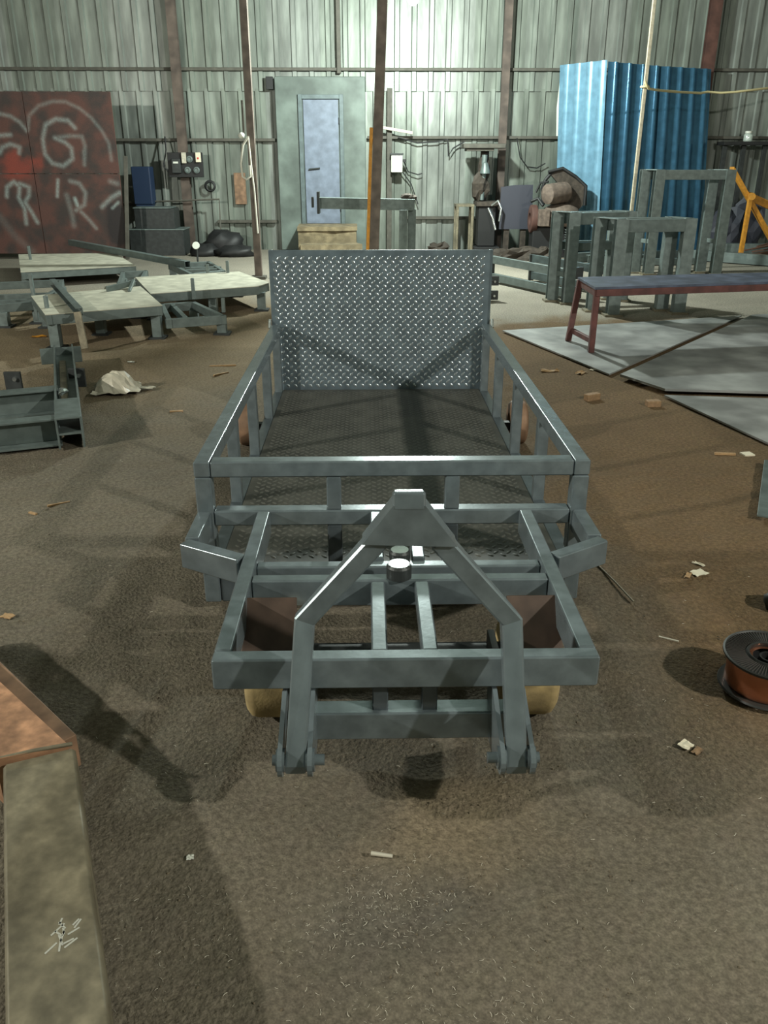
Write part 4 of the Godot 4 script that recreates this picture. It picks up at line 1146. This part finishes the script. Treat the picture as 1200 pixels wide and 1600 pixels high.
func build_left():
	low_table("nearest pale-topped low steel platform, a steel angle lying across it", [[-3.43, -8.71], [-2.89, -7.59], [-1.96, -8.09], [-2.49, -9.38]], 0.30, [[-2.86, -7.68], [-2.64, -8.32], [-2.04, -8.13], [-2.5, -9.25], [-3.3, -8.7]], true)
	low_table("open steel frame without a top beside the nearest pale platform", [[-1.93, -8.05], [-1.39, -8.28], [-1.86, -9.16], [-2.22, -9.0]], 0.178, [[-1.45, -8.32], [-1.87, -9.08]], false, [[-1.75, -8.15, -2.08, -9.03]])
	low_table("pale-topped low steel platform reaching to the slim brown pole", [[-2.80, -10.36], [-1.63, -10.88], [-1.14, -9.86], [-1.235, -9.57], [-2.30, -9.03]], 0.27, [[-1.22, -9.70], [-1.72, -9.42], [-2.3, -9.15], [-1.65, -10.75], [-2.7, -10.3]], true)
	low_table("farthest pale-topped low steel platform in front of the red board", [[-5.47, -13.66], [-4.01, -13.82], [-3.25, -12.12], [-4.59, -11.44]], 0.20, [[-4.60, -11.60], [-3.36, -12.15], [-4.05, -13.7], [-5.35, -13.55]], true)
	low_table("open steel ladder frame left of the nearest pale platform", [[-4.6, -8.25], [-3.45, -8.90], [-3.55, -9.95], [-3.76, -10.64], [-5.3, -10.1]], 0.22, [[-3.75, -8.74], [-3.48, -8.95], [-3.75, -10.5], [-4.9, -9.9]], false, [[-4.9, -9.2, -3.5, -9.6], [-4.7, -8.75, -3.47, -9.2]])
	low_table("small open steel frame under the far end of the long loose tube", [[-2.89, -12.50], [-2.33, -11.27], [-1.93, -11.66], [-2.32, -12.73]], 0.20, [[-2.36, -11.4], [-1.98, -11.72], [-2.35, -12.6], [-2.8, -12.4]], false, [[-2.55, -12.03, -2.07, -12.17], [-2.5, -11.8, -2.02, -11.95]])
	low_table("open steel frame behind the pale platform that reaches the pole", [[-3.35, -11.7], [-3.10, -10.6], [-2.82, -10.75], [-3.02, -11.85]], 0.18, [[-3.08, -10.7], [-2.86, -10.82], [-3.3, -11.6]], false)
	single("loose_tube", V(-3.8, 0.24, -13.4), Shape.new(V(-3.8, 0.24, -13.4)).hollow(V(-5.00, 0.285, -14.75), V(-2.50, 0.235, -12.0), 0.09, 0.09, 0.006), M.frame, "long loose square tube lying slanted across the far platforms", "tube")
	single("steel_angle", V(-3.0, 0.31, -8.5), Shape.new(V(-3.0, 0.31, -8.5)).channel(V(-3.45, 0.345, -9.42), V(-2.55, 0.345, -7.50), 0.06, 0.07, 0.008, Vector3.UP, 1.0), M.frame, "rusty steel angle lying across the nearest pale platform", "steel angle")
	single("hanging_strap", V(-2.56, 0.0, -7.5), Shape.new(V(-2.56, 0.0, -7.5)).bar(V(-2.565, 0.35, -7.48), V(-2.53, 0.03, -7.44), 0.065, 0.02, Vector3.BACK), M.mill, "pale strap hanging down the front of the nearest platform", "strap")
	single("steel_angle", V(-2.65, 0.31, -9.1), Shape.new(V(-2.65, 0.31, -9.1)).bar(V(-2.735, 0.33, -8.97), V(-2.52, 0.36, -9.28), 0.03, 0.06).bar(V(-2.50, 0.31, -8.95), V(-2.52, 0.39, -9.25), 0.03, 0.03), M.frame, "short bent steel piece on the back of the nearest platform", "steel angle")
	upright_pin(-1.42, -8.31, 0.20, 0.34, "short steel stub at the near corner of the open frame")
	upright_pin(-1.87, -9.14, 0.20, 0.42, "short steel stub at the far corner of the open frame")
	upright_pin(-3.0, -7.95, 0.25, 0.42, "short steel stub at the left edge of the nearest pale platform")
	upright_pin(-5.0, -12.9, 0.20, 0.40, "short steel stub on the farthest pale platform")
	upright_pin(-1.75, -10.75, 0.27, 0.42, "short steel stub on the platform by the slim brown pole")
	upright_pin(-3.42, -8.75, 0.05, 0.52, "short steel stub at the back corner of the nearest pale platform")
	upright_pin(-2.0, -10.75, 0.27, 0.38, "second steel stub on the platform by the slim brown pole")
	# H-beam assembly at the left edge
	var h := thing("beam_frame", "welded frame of grey I-beams lying on the soil at the left edge", "beam frame", V(-2.3, 0, -5.8))
	var a := V(-2.52, 0.09, -6.90)
	var b := V(-1.775, 0.09, -4.76)
	part("main_beam", sh(h).channel(a, b, 0.18, 0.15, 0.012, V(1, 0, 0.35).normalized()), M.frame, h)
	part("web_strip", sh(h).bar(a.lerp(b, 0.15) + V(-0.02, 0.02, 0), a.lerp(b, 0.68) + V(-0.02, 0.02, 0), 0.05, 0.02), M.mill, h)
	part("cover_plate", sh(h).bar(a.lerp(b, 0.80) + V(0, 0.095, 0), a.lerp(b, 1.0) + V(0, 0.095, 0), 0.15, 0.012), M.frame, h)
	part("cross_beam", sh(h).channel(V(-4.0, 0.09, -4.80), V(-2.10, 0.09, -5.53), 0.12, 0.17, 0.012), M.frame, h)
	part("cross_beam", sh(h).channel(V(-3.6, 0.09, -4.20), V(-1.86, 0.09, -4.84), 0.10, 0.17, 0.012, Vector3.UP, 1.0), M.frame, h)
	part("end_plate", sh(h).bar(V(-2.70, 0.09, -6.85), V(-2.40, 0.09, -6.96), 0.02, 0.13), M.frame, h)
	for q in [[-2.17, -6.10], [-2.60, -6.0]]:
		var cl := part("clip_plate", sh(h).block(V(q[0] - 0.05, 0.03, q[1] - 0.012), V(q[0] + 0.07, 0.17, q[1] + 0.012), 0.003), M.dark_steel, h)
		part("bolt", Shape.new().cyl(V(q[0] + 0.03, 0.12, q[1] + 0.01) - h.position, V(q[0] + 0.03, 0.12, q[1] + 0.03) - h.position, 0.016, -1.0, 8), M.bright, cl)
	part("weld_bead", blob(blob(sh(h), V(-2.06, 0.155, -5.50), V(0.03, 0.02, 0.05), 0.4, 10, 51), V(-1.88, 0.175, -5.12), V(0.05, 0.015, 0.03), 0.4, 10, 52), M.bright, h)
	single("plastic_sheet", V(-1.84, 0, -6.1), crumple(Shape.new(V(-1.84, 0, -6.1)), V(-1.88, 0, -6.12), 0.34, 0.30, 0.045, 0.2, 61, 9, 0.13), M.plastic, "crumpled milky plastic bag lying on the soil left of the trailer", "plastic bag")
	single("plastic_tail", V(-1.7, 0, -6.1), crumple(Shape.new(V(-1.7, 0, -6.1)), V(-1.69, 0, -6.16), 0.16, 0.08, 0.02, -0.2, 62, 5, 0.0), M.plastic, "flat torn end of plastic beside the crumpled bag", "plastic scrap")

# ---------------------------------------------------------------- foreground
func build_foreground():
	var o := thing("rusty_beam_joint", "large mill-scale steel tube mitred to a rust-orange tube, lower left", "steel frame", V(-0.7, 0, -1.2))
	var p := PackedVector2Array([Vector2(-0.966, -1.772), Vector2(-0.790, -1.805), Vector2(-0.20, -0.335), Vector2(-0.375, -0.30)])
	part("mill_tube", sh(o).bar(V(-0.884, 0.07, -1.80), V(-0.235, 0.07, -0.20), 0.180, 0.14, Vector3.UP, 0.010), M.mill, o)
	part("rust_tube", sh(o).slab(PackedVector2Array([Vector2(-0.985, -1.765), Vector2(-0.815, -1.825), Vector2(-1.45, -2.45), Vector2(-1.62, -2.36)]), 0.0, 0.152), M.rust, o)
	part("rust_strip", sh(o).bar(V(-0.845, 0.06, -1.895), V(-1.45, 0.06, -2.52), 0.055, 0.11), M.rust_dark, o)
	part("weld_seam", sh(o).pipe([V(-0.975, 0.148, -1.775), V(-0.90, 0.151, -1.80), V(-0.805, 0.149, -1.83)], 0.0055, 6), M.mill, o)
	var marks := sh(o)
	for k in 14:
		var c := V(-0.63 + rng.randf_range(-0.022, 0.022), 0.1402, -1.235 + rng.randf_range(-0.035, 0.03))
		var d := V(rng.randf_range(-0.01, 0.01), 0, rng.randf_range(0.004, 0.016))
		marks.bar(c - d, c + d, 0.004, 0.0008, Vector3.UP, 0.0002)
	part("grinder_scratch", marks, M.mark, o, "stuff")
	# wire spool
	var s := thing("wire_spool", "black plastic spool of copper welding wire on the soil, right edge", "wire spool", V(1.295, 0, -2.285))
	var t := Transform3D(Basis(Vector3.RIGHT, 0.03), V(1.295, -0.008, -2.285))
	part("lower_flange", sh(s).lathe([Vector2(0.045, 0.0), Vector2(0.140, 0.0), Vector2(0.143, 0.004), Vector2(0.140, 0.010), Vector2(0.045, 0.010), Vector2(0.045, 0.0)], t, 48), M.spool, s)
	part("copper_wire", sh(s).lathe([Vector2(0.05, 0.012), Vector2(0.120, 0.012), Vector2(0.124, 0.02), Vector2(0.122, 0.05), Vector2(0.125, 0.075), Vector2(0.121, 0.110), Vector2(0.05, 0.112)], t, 48), M.copper, s)
	var uf := part("upper_flange", sh(s).lathe([Vector2(0.062, 0.113), Vector2(0.138, 0.113), Vector2(0.143, 0.117), Vector2(0.143, 0.124), Vector2(0.137, 0.126), Vector2(0.134, 0.121), Vector2(0.072, 0.121), Vector2(0.068, 0.128), Vector2(0.062, 0.126), Vector2(0.062, 0.113)], t, 64), M.spool, s)
	var ribs := Shape.new()
	var u := t
	u.origin = t.origin - s.position
	for k in 84:
		var a := TAU * k / 84
		var d := V(cos(a), 0, sin(a))
		ribs.bar(u * (d * 0.074 + V(0, 0.1215, 0)), u * (d * 0.133 + V(0, 0.1215, 0)), 0.0028, 0.004, Vector3.UP, 0.0005)
	part("flange_rib", ribs, M.hub, uf, "stuff")
	part("hub", sh(s).lathe([Vector2(0.062, 0.118), Vector2(0.062, 0.06), Vector2(0.030, 0.06), Vector2(0.030, 0.115), Vector2(0.024, 0.115), Vector2(0.024, 0.03), Vector2(0.0, 0.03)], t, 32), M.black, s)
	single("grey_lump", V(1.60, 0, -2.8), blob(Shape.new(V(1.60, 0, -2.8)), V(1.60, 0.02, -2.80), V(0.07, 0.05, 0.06), 0.2, 14, 72), M.dark_steel, "grey stone-like lump on the soil above the wire spool", "lump")

# ---------------------------------------------------------------- litter
func bit(called: String, x: float, z: float, w: float, d: float, turn: float, m: Material, label: String, cat: String, h := 0.012):
	var y := ground(x, z)
	single(called, V(x, y, z), crumple(Shape.new(), Vector3.ZERO, w, d, h, turn, int(absf(x * 977 + z * 331)), 4), m, label, cat)

func chip(called: String, x: float, z: float, l: float, w: float, h: float, turn: float, m: Material, label: String, cat: String):
	var y := ground(x, z)
	single(called, V(x, y, z), Shape.new().box(Transform3D(Basis(Vector3.UP, turn), V(0, h * 0.5 - 0.003, 0)), V(l, h, w), h * 0.12), m, label, cat)

func build_litter():
	bit("paper_scrap", 1.372, -3.075, 0.06, 0.05, 0.4, M.paper, "folded white paper scrap on the brown soil right of the trailer", "paper")
	bit("paper_scrap", 1.318, -3.05, 0.05, 0.02, 1.0, M.wood, "narrow tan scrap just left of the folded white paper", "scrap")
	bit("paper_scrap", 1.408, -3.17, 0.05, 0.018, -0.9, M.paper, "narrow pale scrap just behind the folded white paper", "scrap")
	var w := thing("sweet_wrapper", "small torn wrapper, half white and half red, front right soil", "wrapper", V(0.945, ground(0.945, -1.976), -1.976))
	part("white_half", crumple(Shape.new(), V(-0.012, 0, -0.012), 0.04, 0.035, 0.012, 0.7, 81, 4), M.paper, w)
	part("red_half", crumple(Shape.new(), V(0.014, 0, 0.016), 0.035, 0.022, 0.010, 0.7, 82, 4), M.brick, w)
	single("metal_stub", V(0.024, 0, -1.577), Shape.new(V(0.024, 0, -1.577)).cyl(V(-0.003, -0.004, -1.583), V(0.05, -0.003, -1.572), 0.006, 0.005, 10), M.swarf, "pale cylindrical stub lying below the trailer hitch", "metal stub")
	bit("foil_scrap", -0.457, -1.588, 0.018, 0.014, 0.2, M.white_box, "tiny whitish chip on the soil left of the hitch", "chip", 0.006)
	bit("crumpled_paper", 1.475, -6.69, 0.14, 0.06, 0.1, M.wood, "crumpled tan paper beside the steel floor sheets", "paper", 0.03)
	bit("crumpled_paper", 1.72, -6.62, 0.11, 0.06, 0.9, M.wood, "thin crumpled tan paper nearer the steel floor sheet", "paper", 0.03)
	bit("crumpled_paper", 1.84, -6.72, 0.06, 0.03, 0.4, M.paper, "small whitish scrap at the edge of the steel floor sheet", "paper", 0.015)
	chip("brick_piece", 1.611, -5.83, 0.12, 0.055, 0.05, 0.5, M.brick, "tan brick piece lying alone on the brown soil", "brick")
	chip("brick_piece", 2.0, -5.66, 0.10, 0.06, 0.045, 0.1, M.brick, "tan brick piece against the corner of the steel floor sheets", "brick")
	chip("card_piece", 2.223, -4.60, 0.065, 0.06, 0.012, 0.15, M.paper, "square pale card piece by the nearest steel sheet", "card")
	chip("wood_stick", 2.09, -4.60, 0.12, 0.018, 0.014, -0.12, M.wood, "pale wooden stick beside the square card piece", "stick")
	chip("wood_stick", -1.19, -6.62, 0.14, 0.018, 0.016, 0.75, M.wood, "short pale stick on the soil left of the side rail", "stick")
	chip("wood_stick", -1.23, -6.95, 0.22, 0.016, 0.014, 0.15, M.wood, "longer faint stick behind the short pale stick", "stick")
	bit("yellow_wrapper", -3.217, -8.19, 0.14, 0.06, 0.2, M.yellow, "crumpled yellow wrapper on the soil behind the I-beams", "wrapper", 0.03)
	bit("foil_scrap", -2.025, -7.06, 0.06, 0.03, 0.1, M.white_box, "bright white scrap between the platforms and the plastic bag", "scrap")
	bit("dry_leaf", -1.382, -2.786, 0.05, 0.03, -0.3, M.wood, "dry leaf on the soil at the left picture edge", "leaf", 0.01)
	chip("twig", -1.57, -3.91, 0.11, 0.012, 0.01, 0.5, M.wood, "pale twig on the soil below the I-beam frame", "twig")
	chip("twig", -1.66, -3.80, 0.05, 0.014, 0.01, -0.5, M.wood, "tiny twig left of the pale twig", "twig")
	chip("twig", -1.33, -5.58, 0.09, 0.02, 0.01, 0.1, M.wood, "flat pale chip below the plastic bag", "wood chip")
	single("thin_rod", V(1.0, 0, -3.0), Shape.new(V(1.0, 0, -3.0)).pipe([V(0.964, 0.002, -3.178), V(1.0, 0.004, -3.0), V(1.03, 0.0, -2.841)], 0.004, 6), M.mill, "thin rusty rod on the soil beside the right platform wing", "rod")
	chip("wood_stick", 1.09, -2.60, 0.07, 0.008, 0.008, -0.5, M.swarf, "fine pale splinter on the soil left of the wire spool", "splinter")
	# swarf: fine curls of turned steel, and grit, strewn over the soil
	strew("metal_swarf", swarf_mesh(), M.swarf, 900, 5, "fine pale curls of steel swarf strewn over the soil", [[0.06, -1.44, 0.10, 260], [0.02, -1.40, 0.22, 200], [-0.10, -1.40, 0.06, 70], [0.13, -1.13, 0.08, 80], [0.30, -1.17, 0.06, 60], [-0.02, -1.2, 0.06, 40], [-0.45, -1.35, 0.16, 150], [-0.60, -1.9, 0.2, 110], [0.5, -1.9, 0.5, 120], [0.3, -1.2, 1.0, 380], [0.5, -1.0, 0.5, 160], [0.9, -2.2, 0.5, 120], [-1.0, -2.6, 0.8, 90], [-1.9, -4.6, 0.35, 50], [1.2, -2.6, 0.5, 60]])
	strew("soil_grit", grit_mesh(), M.pebble, 2600, 6, "small grit and crumbs of earth on the soil", [[0.0, -1.4, 1.0, 600], [-0.9, -2.8, 0.9, 500], [1.3, -2.8, 0.8, 500], [1.6, -4.6, 0.8, 300], [-1.6, -5.0, 1.0, 400], [0.2, -1.7, 0.35, 300]])

func swarf_mesh() -> Mesh:
	return Shape.new().pipe([V(-0.006, 0.0, 0), V(-0.002, 0.0012, 0.001), V(0.002, 0.001, 0.001), V(0.006, 0.0015, -0.0005)], 0.0006, 4).mesh()

func grit_mesh() -> Mesh:
	return blob(Shape.new(), Vector3.ZERO, V(0.004, 0.003, 0.0035), 0.6, 6, 91).mesh()

func strew(called: String, mesh: Mesh, m: Material, _n: int, seed_: int, label: String, spots: Array):
	var r := RandomNumberGenerator.new()
	r.seed = seed_
	var total := 0
	for s in spots:
		total += s[3]
	var mm := MultiMesh.new()
	mm.transform_format = MultiMesh.TRANSFORM_3D
	mm.mesh = mesh
	mm.instance_count = total
	var k := 0
	for s in spots:
		for i in s[3]:
			var a := r.randf() * TAU
			var d: float = s[2] * sqrt(-1.1 * log(maxf(0.02, r.randf())))
			var x: float = s[0] + cos(a) * d
			var z: float = s[1] + sin(a) * d * 0.8
			var sc := 0.3 + 0.75 * pow(r.randf(), 3.0)
			var b := Basis(Vector3.UP, r.randf() * TAU) * Basis(Vector3.RIGHT, r.randf_range(-0.4, 0.4))
			mm.set_instance_transform(k, Transform3D(b.scaled(Vector3.ONE * sc), V(x, ground(x, z) + 0.001, z)))
			k += 1
	var o := MultiMeshInstance3D.new()
	o.name = called
	o.multimesh = mm
	o.material_override = m
	add_child(o)
	meta(o, label, "debris", "", "stuff")
